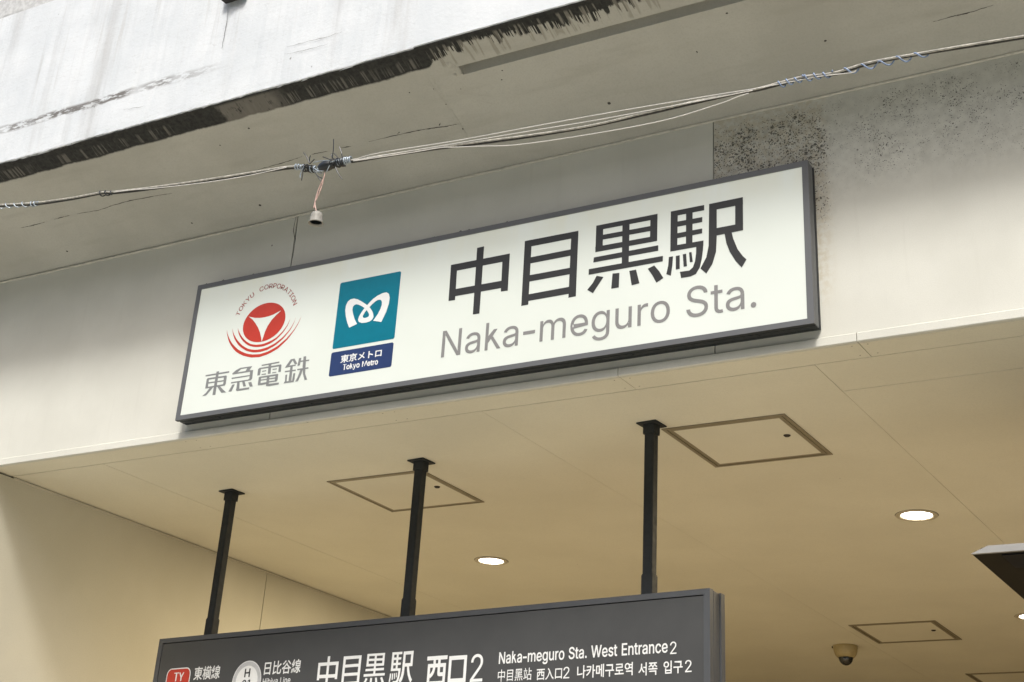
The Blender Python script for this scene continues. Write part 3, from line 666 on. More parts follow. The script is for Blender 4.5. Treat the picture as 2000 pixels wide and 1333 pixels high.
    'a': [389,[160,-9,126,-5,94,5,68,22,48,45,35,73,30,108,34,138,43,161,58,179,78,193,100,203,125,211,152,216,178,220,209,224,234,227,252,230,265,235,273,243,276,255,276,257,273,279,267,297,256,311,240,322,220,329,196,331,171,329,149,322,132,313,118,301,107,288,100,274,41,291,57,322,79,346,104,364,133,375,163,382,194,384,215,383,239,379,263,372,286,360,306,343,322,320,333,290,337,251,337,0,277,0,277,52,272,52,264,38,252,25,236,12,215,1,190,-6,170,45,202,49,228,59,248,74,263,93,272,115,276,138,276,190,270,186,259,182,246,179,231,176,216,173,200,171,186,169,175,168,154,164,134,159,117,150,103,139,95,124,92,105,94,87,102,72,114,61,130,52,149,47],[[39,41,40],[39,42,41],[38,42,39],[38,43,42],[37,43,38],[37,44,43],[36,44,37],[36,45,44],[35,45,36],[35,27,45],[27,46,45],[35,28,27],[26,46,27],[35,29,28],[25,46,26],[35,30,29],[34,30,35],[24,46,25],[24,47,46],[34,31,30],[23,47,24],[34,32,31],[22,47,23],[33,32,34],[22,48,47],[21,48,22],[20,48,21],[19,48,20],[19,49,48],[18,49,19],[17,65,18],[65,49,18],[16,65,17],[15,65,16],[14,65,15],[13,65,14],[12,65,13],[11,65,12],[10,65,11],[9,65,10],[9,66,65],[64,49,65],[9,67,66],[9,68,67],[8,68,9],[8,69,68],[8,70,69],[8,71,70],[8,72,71],[8,73,72],[8,74,73],[8,75,74],[7,75,8],[7,76,75],[7,77,76],[7,78,77],[63,49,64],[6,78,7],[6,79,78],[62,49,63],[5,79,6],[5,80,79],[61,51,62],[51,49,62],[5,81,80],[60,51,61],[4,81,5],[4,82,81],[4,83,82],[59,52,60],[52,51,60],[4,84,83],[59,53,52],[50,49,51],[58,53,59],[4,58,84],[4,53,58],[3,53,4],[3,54,53],[3,55,54],[2,55,3],[2,56,55],[1,56,2],[1,57,56],[0,57,1]]],
    'b': [424,[229,-8,198,-5,172,4,153,17,138,31,127,46,118,59,112,59,112,0,53,0,53,509,114,509,114,319,118,319,127,331,137,346,152,360,171,373,197,381,229,384,274,378,313,361,345,332,370,293,385,245,390,189,385,133,370,84,346,45,313,16,274,-2,220,47,253,51,279,66,301,88,316,117,325,151,328,189,325,227,316,261,301,290,280,311,253,325,220,330,188,325,161,312,140,291,125,263,116,229,113,189,116,150,125,115,140,86,162,65,188,51],[[9,11,10],[9,12,11],[18,20,19],[17,20,18],[17,21,20],[16,21,17],[16,22,21],[15,22,16],[14,22,15],[14,43,22],[43,42,22],[42,23,22],[13,43,14],[13,44,43],[13,45,44],[41,23,42],[9,13,12],[9,47,13],[47,46,13],[46,45,13],[40,23,41],[40,24,23],[39,24,40],[9,48,47],[38,24,39],[38,25,24],[9,49,48],[37,25,38],[9,50,49],[36,25,37],[36,26,25],[35,26,36],[9,51,50],[35,27,26],[34,27,35],[9,7,51],[7,52,51],[33,27,34],[7,53,52],[33,28,27],[32,28,33],[7,6,53],[6,54,53],[9,8,7],[5,54,6],[31,28,32],[5,31,54],[5,28,31],[4,28,5],[4,29,28],[3,29,4],[2,29,3],[2,30,29],[1,30,2],[1,0,30]]],
    'c': [396,[207,-8,159,-2,117,16,82,46,56,85,40,133,34,187,40,243,56,291,82,330,117,360,159,378,207,384,234,383,260,377,284,368,305,356,324,341,340,322,353,301,362,277,303,262,298,276,290,289,281,301,270,311,257,319,242,325,226,329,207,330,173,325,145,310,124,287,108,258,99,224,96,187,99,151,108,117,124,89,145,66,173,51,207,46,226,48,243,52,258,58,271,66,282,76,292,89,299,102,304,117,363,102,354,78,341,56,325,37,306,21,285,9,261,-1,235,-6],[[11,13,12],[11,14,13],[10,14,11],[10,15,14],[10,16,15],[9,16,10],[9,17,16],[9,29,17],[29,18,17],[8,30,9],[30,29,9],[28,18,29],[27,18,28],[8,31,30],[26,18,27],[26,19,18],[25,19,26],[24,19,25],[8,32,31],[23,19,24],[23,20,19],[7,32,8],[22,20,23],[7,33,32],[22,21,20],[7,34,33],[6,34,7],[6,35,34],[5,35,6],[5,36,35],[5,37,36],[4,37,5],[4,38,37],[48,50,49],[48,51,50],[47,51,48],[46,51,47],[4,39,38],[3,39,4],[46,52,51],[45,52,46],[44,52,45],[3,40,39],[43,52,44],[43,53,52],[42,53,43],[3,41,40],[41,53,42],[3,53,41],[2,53,3],[2,54,53],[2,55,54],[1,55,2],[1,56,55],[1,57,56],[0,57,1]]],
    'e': [404,[212,-8,161,-2,117,16,82,46,56,85,40,132,34,187,39,242,55,290,81,329,115,359,157,378,205,384,236,382,266,374,294,361,319,341,341,315,357,282,368,242,371,194,371,169,75,169,75,221,338,221,310,202,307,237,298,269,283,294,263,314,237,326,205,330,173,326,146,313,125,294,109,270,99,241,96,211,96,178,100,139,110,106,128,80,151,61,179,50,212,46,234,48,254,53,271,61,285,73,297,88,306,105,365,91,353,63,335,39,311,19,283,4,249,-5],[[11,13,12],[11,14,13],[10,14,11],[10,15,14],[10,16,15],[9,16,10],[9,31,16],[31,17,16],[9,32,31],[30,17,31],[8,32,9],[29,17,30],[8,33,32],[29,18,17],[28,18,29],[8,34,33],[27,18,28],[8,35,34],[7,35,8],[27,19,18],[7,36,35],[26,19,27],[26,24,19],[24,20,19],[6,23,7],[23,36,7],[23,37,36],[25,24,26],[6,22,23],[37,24,23],[37,20,24],[38,20,37],[38,21,20],[5,22,6],[39,21,38],[5,21,22],[5,39,21],[5,40,39],[4,40,5],[4,41,40],[49,51,50],[49,52,51],[48,52,49],[3,41,4],[3,42,41],[47,52,48],[47,53,52],[3,43,42],[46,53,47],[45,53,46],[3,44,43],[44,53,45],[3,53,44],[2,53,3],[2,54,53],[2,55,54],[1,55,2],[1,56,55],[0,56,1]]],
    'g': [425,[207,-151,168,-148,134,-140,105,-127,82,-110,64,-91,51,-69,101,-41,110,-53,122,-66,136,-78,154,-88,178,-95,207,-97,249,-92,282,-75,304,-47,311,-6,311,68,306,68,298,56,287,41,272,28,252,16,227,8,195,5,152,10,113,27,80,53,55,90,39,136,34,191,39,246,55,293,80,332,112,361,152,378,196,384,228,382,253,373,273,360,288,346,299,331,308,319,313,319,313,379,372,379,372,-9,367,-54,350,-90,324,-117,291,-136,251,-147,205,59,237,63,264,75,285,95,300,121,309,154,312,193,309,231,300,264,285,291,264,312,237,325,205,330,172,325,145,312,124,290,109,262,99,229,96,193,99,155,109,123,124,96,145,76,172,63],[[36,38,37],[36,39,38],[44,46,45],[44,47,46],[35,39,36],[35,40,39],[34,40,35],[34,41,40],[34,42,41],[33,66,34],[66,65,34],[65,42,34],[65,43,42],[64,43,65],[63,43,64],[33,67,66],[63,44,43],[63,62,44],[62,61,44],[61,60,44],[60,47,44],[33,68,67],[32,68,33],[32,69,68],[32,70,69],[31,70,32],[59,47,60],[31,71,70],[31,72,71],[58,47,59],[30,72,31],[30,73,72],[57,47,58],[29,73,30],[29,74,73],[56,18,57],[18,47,57],[29,75,74],[55,18,56],[28,75,29],[28,76,75],[54,19,55],[19,18,55],[54,20,19],[17,47,18],[28,53,76],[53,20,54],[28,20,53],[28,21,20],[27,21,28],[27,22,21],[27,23,22],[26,23,27],[26,24,23],[25,24,26],[16,47,17],[16,48,47],[6,8,7],[15,48,16],[6,9,8],[15,49,48],[6,10,9],[5,10,6],[14,49,15],[5,11,10],[5,12,11],[14,50,49],[4,12,5],[13,50,14],[4,13,12],[4,50,13],[3,50,4],[3,51,50],[2,51,3],[2,52,51],[1,52,2],[1,0,52]]],
    'i': [167,[84,443,67,446,54,455,44,468,41,483,44,499,54,512,67,521,84,524,100,521,114,512,123,499,126,483,123,468,114,455,100,446,53,0,53,379,114,379,114,0],[[16,18,17],[16,19,18],[7,9,8],[6,9,7],[6,10,9],[5,10,6],[5,11,10],[4,11,5],[4,12,11],[3,12,4],[3,13,12],[2,13,3],[2,14,13],[1,14,2],[1,15,14],[0,15,1]]],
    'k': [381,[110,137,110,212,121,212,284,379,360,379,184,199,177,199,53,0,53,509,114,509,114,0,294,0,148,186,191,229,372,0],[[7,9,8],[7,1,9],[1,10,9],[2,4,3],[2,13,4],[13,5,4],[2,12,13],[5,14,13],[7,0,1],[10,2,1],[10,12,2],[0,5,6],[0,14,5],[10,11,12],[7,14,0],[10,14,7],[11,14,10]]],
    'm': [610,[53,0,53,379,112,379,112,295,108,295,118,323,132,346,151,363,172,376,195,384,219,386,257,380,287,361,309,331,321,295,312,295,322,321,337,343,357,361,381,375,407,383,437,386,468,383,497,372,522,354,541,328,553,296,557,255,557,0,496,0,496,254,490,289,473,313,447,326,419,330,395,328,374,320,358,307,345,290,338,270,335,247,335,0,274,0,274,260,269,288,253,311,229,326,199,330,178,328,158,320,140,307,126,289,117,266,114,238,114,0],[[9,11,10],[20,22,21],[8,11,9],[19,22,20],[19,23,22],[8,12,11],[0,2,1],[0,4,2],[4,3,2],[7,12,8],[18,23,19],[18,24,23],[6,12,7],[17,24,18],[6,13,12],[17,25,24],[5,47,6],[47,13,6],[16,34,17],[34,25,17],[47,46,13],[46,14,13],[5,48,47],[16,35,34],[33,25,34],[33,26,25],[5,49,48],[16,36,35],[32,26,33],[45,14,46],[4,49,5],[15,36,16],[4,50,49],[15,37,36],[31,26,32],[44,15,45],[15,14,45],[4,51,50],[15,38,37],[31,27,26],[0,52,4],[52,51,4],[44,38,15],[44,39,38],[30,27,31],[43,39,44],[43,40,39],[0,53,52],[42,40,43],[30,28,27],[29,28,30],[42,41,40],[0,54,53]]],
    'n': [410,[114,227,114,0,53,0,53,379,112,379,112,287,102,287,124,332,152,362,187,379,227,384,264,380,295,369,321,349,341,321,353,285,357,240,357,0,296,0,296,235,290,275,273,304,246,323,210,329,184,326,161,317,141,303,126,283,117,257],[[9,11,10],[9,12,11],[2,4,3],[2,6,4],[6,5,4],[8,12,9],[8,13,12],[7,13,8],[7,23,13],[23,14,13],[6,25,7],[25,24,7],[24,23,7],[22,14,23],[21,14,22],[21,15,14],[6,26,25],[20,15,21],[6,27,26],[2,28,6],[28,27,6],[20,16,15],[19,16,20],[2,0,28],[19,17,16],[18,17,19],[2,1,0]]],
    'o': [415,[207,-8,159,-2,117,16,82,46,56,85,40,133,34,187,40,243,56,291,82,330,117,360,159,378,207,384,256,378,299,360,333,330,359,291,376,243,381,187,376,133,359,85,333,46,299,16,256,-2,207,46,242,51,270,66,292,89,307,117,316,151,319,187,316,224,307,258,292,287,270,310,242,325,207,330,173,325,145,310,124,287,108,258,99,224,96,187,99,151,108,117,124,89,145,66,173,51],[[11,13,12],[10,13,11],[10,14,13],[9,14,10],[9,15,14],[8,37,9],[37,36,9],[36,15,9],[36,35,15],[35,16,15],[8,38,37],[34,16,35],[8,39,38],[33,16,34],[7,39,8],[33,17,16],[7,40,39],[32,17,33],[7,41,40],[31,17,32],[6,41,7],[31,18,17],[6,42,41],[30,18,31],[5,42,6],[5,43,42],[29,18,30],[29,19,18],[5,44,43],[28,19,29],[28,20,19],[4,44,5],[4,45,44],[27,20,28],[4,46,45],[26,20,27],[3,46,4],[26,21,20],[3,47,46],[25,21,26],[3,24,47],[24,21,25],[3,21,24],[2,21,3],[2,22,21],[1,22,2],[1,23,22],[0,23,1]]],
    'r': [259,[53,0,53,379,112,379,112,321,115,321,130,347,152,367,181,380,213,385,221,385,229,384,237,384,243,384,243,322,239,323,230,324,219,325,207,326,182,323,159,315,140,301,126,284,117,262,114,237,114,0],[[7,9,8],[7,10,9],[7,11,10],[7,12,11],[7,13,12],[6,13,7],[0,2,1],[0,3,2],[5,13,6],[4,17,5],[17,16,5],[16,15,5],[15,14,5],[14,13,5],[4,18,17],[4,19,18],[0,4,3],[0,22,4],[22,21,4],[21,20,4],[20,19,4],[0,23,22],[0,24,23]]],
    's': [365,[182,-8,145,-5,112,3,84,18,62,38,45,63,36,94,94,107,105,79,124,60,150,49,181,45,217,50,244,62,262,81,268,103,265,121,254,136,237,147,212,155,149,170,104,186,72,208,53,237,47,274,51,305,65,332,87,354,115,370,149,381,187,384,223,381,254,372,279,358,299,339,314,316,324,290,268,277,258,298,243,316,219,328,187,333,156,329,131,317,114,299,109,277,112,258,124,243,144,232,172,223,229,209,275,194,306,171,325,142,331,107,326,75,312,47,290,24,260,6,223,-5],[[29,31,30],[29,32,31],[28,32,29],[28,33,32],[27,33,28],[27,34,33],[26,34,27],[26,41,34],[41,35,34],[26,42,41],[40,35,41],[25,42,26],[25,43,42],[39,35,40],[25,44,43],[39,36,35],[38,36,39],[24,44,25],[24,45,44],[37,36,38],[24,46,45],[23,46,24],[23,47,46],[23,48,47],[22,48,23],[22,49,48],[22,50,49],[22,51,50],[21,51,22],[21,52,51],[20,52,21],[20,53,52],[19,53,20],[18,53,19],[17,53,18],[17,54,53],[16,54,17],[15,54,16],[6,8,7],[15,55,54],[14,55,15],[5,8,6],[13,55,14],[5,9,8],[13,56,55],[4,9,5],[12,56,13],[4,10,9],[11,56,12],[4,11,10],[11,57,56],[4,57,11],[3,57,4],[3,58,57],[2,58,3],[2,59,58],[1,59,2],[1,0,59]]],
    't': [227,[204,379,204,327,6,327,6,379,65,471,126,471,126,98,128,76,136,61,150,53,170,50,177,50,185,51,194,52,202,54,213,2,203,-1,192,-3,180,-4,168,-4,125,2,92,21,72,52,65,93],[[23,5,4],[23,6,5],[2,0,3],[2,1,0],[23,7,6],[22,7,23],[22,8,7],[22,9,8],[13,15,14],[22,10,9],[12,15,13],[21,10,22],[11,15,12],[10,15,11],[21,15,10],[20,15,21],[19,15,20],[19,16,15],[19,17,16],[19,18,17]]],
    'u': [410,[182,-5,146,-1,115,11,89,31,69,59,57,95,53,139,53,379,114,379,114,144,119,105,137,75,164,56,200,50,226,53,249,62,268,77,283,97,293,122,296,153,296,379,357,379,357,0,298,0,298,92,307,92,286,47,257,17,222,0],[[6,8,7],[6,9,8],[19,21,20],[19,22,21],[18,22,19],[6,10,9],[5,10,6],[17,25,18],[25,22,18],[5,11,10],[16,24,17],[24,25,17],[4,11,5],[16,26,24],[26,23,24],[26,22,25],[15,26,16],[4,12,11],[14,26,15],[3,12,4],[3,13,12],[13,26,14],[3,26,13],[3,27,26],[23,22,26],[2,27,3],[2,28,27],[1,28,2],[1,0,28]]],
    'y': [389,[47,-139,61,-86,71,-87,88,-90,104,-89,118,-84,130,-74,141,-58,151,-36,163,-1,17,379,84,379,165,155,177,121,187,87,196,53,206,21,184,21,193,53,202,87,212,121,224,155,305,379,371,379,204,-58,191,-85,177,-107,159,-124,139,-136,117,-143,91,-145,77,-145,65,-143,54,-141],[[9,11,10],[9,12,11],[21,23,22],[21,24,23],[9,13,12],[20,24,21],[19,16,20],[16,24,20],[9,14,13],[18,15,19],[15,16,19],[9,18,14],[18,15,14],[9,17,18],[9,16,17],[9,24,16],[8,24,9],[7,24,8],[7,25,24],[6,25,7],[5,25,6],[4,25,5],[4,26,25],[0,2,1],[0,3,2],[3,26,4],[0,26,3],[0,27,26],[0,28,27],[0,29,28],[33,29,0],[32,29,33],[32,30,29],[31,30,32]]]}
GLYPH['-'] = [320, [42, 176, 278, 176, 278, 238, 42, 238], [[0, 1, 2, 3]]]
GLYPH['k'] = [381, [49, 0, 110, 0, 110, 520, 49, 520, 106, 124, 288, 379, 212, 379, 106, 262, 160, 215, 203, 250, 372, 0, 296, 0],
              [[0, 1, 2, 3], [4, 5, 6, 7], [8, 9, 10, 11]]]
GLYPH['K'] = [467, [60, 0, 125, 0, 125, 509, 60, 509, 120, 160, 448, 509, 364, 509, 120, 245, 188, 259, 232, 306, 449, 0, 372, 0],
              [[0, 1, 2, 3], [4, 5, 6, 7], [8, 9, 10, 11]]]
def latin_mesh(s, bold=0.0):
    V_, F_, x = [], [], 0.0
    for ch in s:
        if ch == ' ': x += 0.235; continue
        adv, vs, fs = GLYPH[ch]; i0 = len(V_)
        P_ = [(vs[k] / 1000, vs[k + 1] / 1000) for k in range(0, len(vs), 2)]
        if bold: P_ = fatten(P_, fs, bold)
        V_ += [(a + x, b) for a, b in P_]; F_ += [[i0 + k for k in f] for f in fs]; x += adv / 1000
    return V_, F_
def fatten(P_, fs, d):
    """push the outline outwards by d along its own normals"""
    cnt = {}
    key = lambda k: (round(P_[k][0], 4), round(P_[k][1], 4))
    for f in fs:
        for a, b in zip(f, f[1:] + f[:1]): cnt[(key(a), key(b))] = cnt.get((key(a), key(b)), 0) + 1
    nrm = {}
    for f in fs:
        A = sum(P_[a][0] * P_[b][1] - P_[b][0] * P_[a][1] for a, b in zip(f, f[1:] + f[:1]))
        sg = 1 if A > 0 else -1
        for a, b in zip(f, f[1:] + f[:1]):
            ka, kb = key(a), key(b)
            if cnt.get((kb, ka), 0) == 0 and ka != kb:
                ex, ey = kb[0] - ka[0], kb[1] - ka[1]; l = math.hypot(ex, ey); n_ = (sg * ey / l, -sg * ex / l)
                for q in (ka, kb): nrm.setdefault(q, []).append(n_)
    out = []
    for k, (x, y) in enumerate(P_):
        ns = nrm.get(key(k))
        if ns:
            ax = sum(n[0] for n in ns) / len(ns); ay = sum(n[1] for n in ns) / len(ns); l2 = ax * ax + ay * ay
            if l2 > 0.35: x += d * ax / l2; y += d * ay / l2
        out.append((x, y))
    return out
def text_mesh(s, bold=0.0):
    if all(c in GLYPH or c == ' ' for c in s): return latin_mesh(s, bold)
    cu = bpy.data.curves.new('lettering', 'FONT'); cu.body = s; cu.offset = bold; cu.resolution_u = 6
    ob = bpy.data.objects.new('lettering', cu); COL.objects.link(ob)
    bpy.context.view_layer.update()
    dg = bpy.context.evaluated_depsgraph_get()
    me = bpy.data.meshes.new_from_object(ob.evaluated_get(dg))
    V_ = [tuple(v.co[:2]) for v in me.vertices]; F_ = [list(p.vertices) for p in me.polygons]
    bpy.data.objects.remove(ob); bpy.data.curves.remove(cu); bpy.data.meshes.remove(me)
    return V_, F_
def text(pl, name, s, BL, BR, TL, mat, bold=0.0, ref=None, base=0.0004, shear=0.0, mode='px'):
    """ink of s fitted between BL and BR (photo px or plane units); height from TL; ref = letters that span baseline..TL"""
    V_, F_ = text_mesh(s, bold)
    if mode == 'px': BL, BR, TL = pl.px(*BL), pl.px(*BR), pl.px(*TL)
    xs_ = [v[0] for v in V_]; x0, x1 = min(xs_), max(xs_)
    if ref:
        Rv, _ = text_mesh(ref, bold); y0 = min(v[1] for v in Rv); y1 = max(v[1] for v in Rv)
    else:
        y0 = min(v[1] for v in V_); y1 = max(v[1] for v in V_)
    sx = (BR[0] - BL[0]) / (x1 - x0); sy = (TL[1] - BL[1]) / (y1 - y0); sl = (BR[1] - BL[1]) / (BR[0] - BL[0])
    mb = MB()
    for x, y in V_:
        a = BL[0] + (x - x0) * sx + shear * (y - y0) * sy; b = BL[1] + (y - y0) * sy + sl * (x - x0) * sx * 0
        mb.v.append((a, b))
    V2, mb.v = mb.v, []
    for k, f in enumerate(F_):          # every face a hair apart, since strokes of a letter cross
        mb.poly([pl.w(*V2[i], base + (k % 40) * 0.000006) for i in f])
    return obj(name, mb, mat, pl.root, pl.ro)
def rrect(pl, name, c4, rad, mat, base=0.0, inset=0.0, grow=(0, 0)):
    """rounded rectangle; c4 = TL,TR,BR,BL photo px (averaged to a true rectangle)"""
    q = [pl.px(*p) for p in c4]
    x0 = (q[0][0] + q[3][0]) / 2 + inset; x1 = (q[1][0] + q[2][0]) / 2 - inset
    z1 = (q[0][1] + q[1][1]) / 2 - inset; z0 = (q[2][1] + q[3][1]) / 2 + inset
    pts = []
    for cx, cz, a0 in ((x1 - rad, z1 - rad, 0), (x0 + rad, z1 - rad, 90), (x0 + rad, z0 + rad, 180), (x1 - rad, z0 + rad, 270)):
        for k in range(7):
            a = R_(a0 + 15 * k); pts.append((cx + rad * math.cos(a), cz + rad * math.sin(a)))
    mb = MB(); mb.poly([pl.w(a, b, base) for a, b in pts])
    return obj(name, mb, mat, pl.root, pl.ro)
def disc(pl, name, c, r, mat, base, n=64, r0=None):
    mb = MB()
    if r0 is None:
        mb.poly([pl.w(c[0] + r * math.cos(a), c[1] + r * math.sin(a), base) for a in np.linspace(0, 2 * math.pi, n + 1)[:-1]])
    else:
        A = np.linspace(0, 2 * math.pi, n + 1)
        for a, b in zip(A[:-1], A[1:]):
            mb.poly([pl.w(c[0] + r0 * math.cos(a), c[1] + r0 * math.sin(a), base), pl.w(c[0] + r * math.cos(a), c[1] + r * math.sin(a), base),
                     pl.w(c[0] + r * math.cos(b), c[1] + r * math.sin(b), base), pl.w(c[0] + r0 * math.cos(b), c[1] + r0 * math.sin(b), base)])
    return obj(name, mb, mat, pl.root, pl.ro)
def circle3(a, b, c):
    ax, ay = a; bx, by = b; cx, cy = c
    d = 2 * (ax * (by - cy) + bx * (cy - ay) + cx * (ay - by))
    ux = ((ax**2 + ay**2) * (by - cy) + (bx**2 + by**2) * (cy - ay) + (cx**2 + cy**2) * (ay - by)) / d
    uy = ((ax**2 + ay**2) * (cx - bx) + (bx**2 + by**2) * (ax - cx) + (cx**2 + cy**2) * (bx - ax)) / d
    return (ux, uy), math.hypot(ax - ux, ay - uy)

# ------------------------------------------------------------------ upper station name sign (lit box)
SX0, SX1, SZ0, SZ1, SYF = -5.226, -1.889, 3.923, 4.656, -0.085
S = thing('station_name_sign', 'large white station name light box with grey metal frame on the fascia', 'sign', (-3.56, 0, SZ0))
SO = (-3.56, 0, SZ0)
FW = 0.0265
# frame members: mitred profile swept round the rectangle
def frame_bar(a, b, inn_a, inn_b, name):
    """front frame member between outer corners a,b and inner corners"""
    mb = MB()
    yf, yb = SYF, SYF + 0.020
    A = [(*a, yf), (*b, yf), (*inn_b, yf), (*inn_a, yf)]
    P = [(p[0], p[2], p[1]) for p in A] + [(p[0], yb, p[1]) for p in A]
    mb.v = P; mb.f = [[0, 1, 2, 3], [7, 6, 5, 4], [0, 4, 5, 1], [1, 5, 6, 2], [2, 6, 7, 3], [3, 7, 4, 0]]
    return obj(name, mb, 'alu', S, SO)
o4 = [(SX0, SZ1), (SX1, SZ1), (SX1, SZ0), (SX0, SZ0)]
i4 = [(SX0 + FW, SZ1 - FW + .001), (SX1 - FW, SZ1 - FW + .001), (SX1 - FW - .002, SZ0 + FW - .003), (SX0 + FW, SZ0 + FW - .003)]
for k in range(4):
    frame_bar(o4[k], o4[(k + 1) % 4], i4[k], i4[(k + 1) % 4], 'frame_bar')
mb = MB(); mb.box(SX0 + FW - .004, SX1 - FW + .004, SYF + 0.004, SYF + 0.012, SZ0 + FW - .006, SZ1 - FW + .005)
obj('light_panel', mb, 'signface', S, SO)
# casing behind the frame: stepped ribs on every flank
mb = MB(); ins = 0.0075
mb.box(SX0 + ins, SX1 - ins, SYF + 0.020, SYF + 0.028, SZ0 + ins, SZ1 - ins)
obj('casing_groove', mb, 'alu_dark', S, SO)
mb = MB(); mb.box(SX0 + 0.003, SX1 - 0.003, SYF + 0.028, SYF + 0.062, SZ0 + 0.003, SZ1 - 0.003)
obj('casing', mb, 'alu', S, SO, bevel=0.0015)
mb = MB(); mb.box(SX0 + 0.005, SX1 - 0.005, SYF + 0.030, SYF + 0.061, SZ0 + 0.0008, SZ0 + 0.0028)  # added black plate that paints the shade under the casing
obj('underside_shade_plate', mb, 'alu_dark', S, SO)
mb = MB(); mb.box(SX0 + 0.002, SX1 - 0.002, SYF + 0.0015, SYF + 0.0195, SZ0 - 0.0012, SZ0 - 0.0002)  # same under the front frame: shade put in as a black strip
obj('underside_shade_plate', mb, 'alu_dark', S, SO)
mb = MB(); mb.box(SX0 + 0.010, SX1 - 0.010, SYF + 0.062, SYF + 0.068, SZ0 + 0.010, SZ1 - 0.010)
obj('casing_groove', mb, 'alu_dark', S, SO)
mb = MB(); mb.box(SX0 + 0.002, SX1 - 0.002, SYF + 0.068, -0.0015, SZ0 + 0.002, SZ1 - 0.002)
obj('back_tray', mb, 'alu_dark', S, SO, bevel=0.001)
for k in range(6):
    x = SX0 + 0.25 + k * (SX1 - SX0 - 0.5) / 5
    mb = MB().lathe((x, SYF + 0.045, SZ0 + 0.0008), [(0.0001, -0.0035), (0.005, -0.003), (0.006, 0.001)], 10)
    obj('bolt', mb, 'alu_dark', S, SO)
# crumbs of dirt along the top edge
mb = MB()
for k in range(46):
    x = random.uniform(SX0 + 0.05, SX1 - 0.5); r = random.uniform(0.003, 0.0095)
    if k < 30: x = SX0 + 0.1 + (SX1 - SX0 - 0.9) * random.random() ** 1.2
    c = Vector((x, SYF + random.uniform(0.006, 0.05), SZ1 + r * 0.3))
    for q in range(6):
        a = 2 * math.pi * q / 6; b = 2 * math.pi * (q + 1) / 6; rr = r * random.uniform(.8, 1.5)
        mb.poly([c + Vector((rr * 1.5 * math.cos(a), rr * math.sin(a), -r * .3)), c + Vector((rr * 1.5 * math.cos(b), rr * math.sin(b), -r * .3)), c + Vector((0, 0, r))])
obj('dirt_crumb', mb, 'crack', S, SO)['kind'] = 'stuff'

P1 = Plane((-3.56, SYF + 0.004, 0), (1, 0, 0), (0, -1, 0), S, SO)
O6, S6 = (860, 460), 7.143
NAKA = [[(150, 415), (972, 255), (966, 352), (145, 512)], [(150, 415), (240, 397), (207, 905), (115, 918)], [(872, 275), (972, 255), (942, 772), (845, 787)],
        [(130, 765), (950, 618), (945, 720), (125, 866)], [(515, 177), (613, 155), (547, 1092), (455, 1107)]]
ME = [[(1180, 82), (1278, 62), (1228, 968), (1130, 987)], [(1180, 82), (1929, -63), (1925, 28), (1175, 175)], [(1830, -44), (1929, -63), (1892, 852), (1788, 873)],
      [(1200, 320), (1880, 186), (1875, 275), (1195, 406)], [(1190, 568), (1870, 443), (1865, 533), (1185, 658)], [(1180, 834), (1860, 708), (1855, 806), (1175, 927)]]
O7, S7 = (1140, 370), 5.882
GURO = [[(145, 420), (850, 283), (849, 341), (143, 476)], [(145, 420), (227, 404), (218, 708), (135, 725)], [(768, 299), (850, 283), (845, 595), (762, 611)],
        [(180, 532), (800, 418), (798, 476), (178, 588)], [(135, 663), (845, 533), (845, 595), (135, 725)], [(447, 362), (530, 346), (517, 890), (438, 905)],
        [(118, 785), (858, 645), (858, 708), (112, 843)], [(60, 920), (912, 767), (910, 830), (58, 985)],
        [(150, 995), (228, 1010), (170, 1100), (108, 1195), (42, 1158), (105, 1080)], [(333, 970), (412, 962), (405, 1130), (317, 1145)],
        [(525, 940), (603, 925), (642, 1082), (553, 1105)], [(738, 915), (812, 877), (870, 945), (917, 1022), (837, 1075), (790, 990)]]
EKI = [[(1002, 257), (1083, 241), (1075, 702), (995, 718)], [(1002, 257), (1385, 182), (1385, 243), (1002, 318)], [(1178, 223), (1253, 208), (1250, 665), (1175, 680)],
       [(1040, 380), (1365, 320), (1363, 378), (1040, 440)], [(1040, 513), (1363, 452), (1362, 508), (1040, 572)], [(1000, 655), (1378, 590), (1376, 650), (995, 718)],
       [(1378, 590), (1372, 700), (1358, 800), (1335, 900), (1290, 975), (1230, 1003), (1120, 1022), (1107, 950), (1215, 935), (1255, 900), (1280, 830), (1292, 740), (1295, 604)],
       [(980, 780), (1028, 772), (1020, 870), (1003, 995), (950, 978), (972, 880)], [(1060, 768), (1105, 760), (1105, 915), (1060, 925)],
       [(1140, 750), (1178, 742), (1188, 885), (1150, 893)], [(1212, 728), (1240, 722), (1255, 835), (1222, 842)],
       [(1442, 172), (1530, 155), (1530, 560), (1522, 720), (1480, 860), (1410, 970), (1343, 912), (1410, 785), (1437, 650), (1440, 400)],
       [(1442, 172), (1830, 92), (1832, 175), (1442, 252)], [(1742, 110), (1830, 92), (1833, 472), (1742, 490)], [(1490, 455), (1833, 391), (1833, 472), (1490, 541)],
       [(1618, 500), (1700, 488), (1720, 570), (1770, 690), (1830, 770), (1872, 808), (1817, 900), (1750, 830), (1680, 720), (1640, 620)]]
for nm, gl, og, sc in (('kanji', NAKA, O6, S6), ('kanji', ME, O6, S6), ('kanji', GURO, O7, S7), ('kanji', EKI, O7, S7)):
    strokes(P1, nm, gl, 'ink', og, sc)
text(P1, 'station_name_lettering', 'Naka-meguro', (861.2, 699.2), (1308.5, 629.5), (867.2, 647.2), 'ink_grey', bold=0.0, ref='N')
text(P1, 'station_name_lettering', 'Sta.', (1340.5, 622.5), (1477.5, 600.5), (1343, 567.0), 'ink_grey', bold=0.0, ref='t')
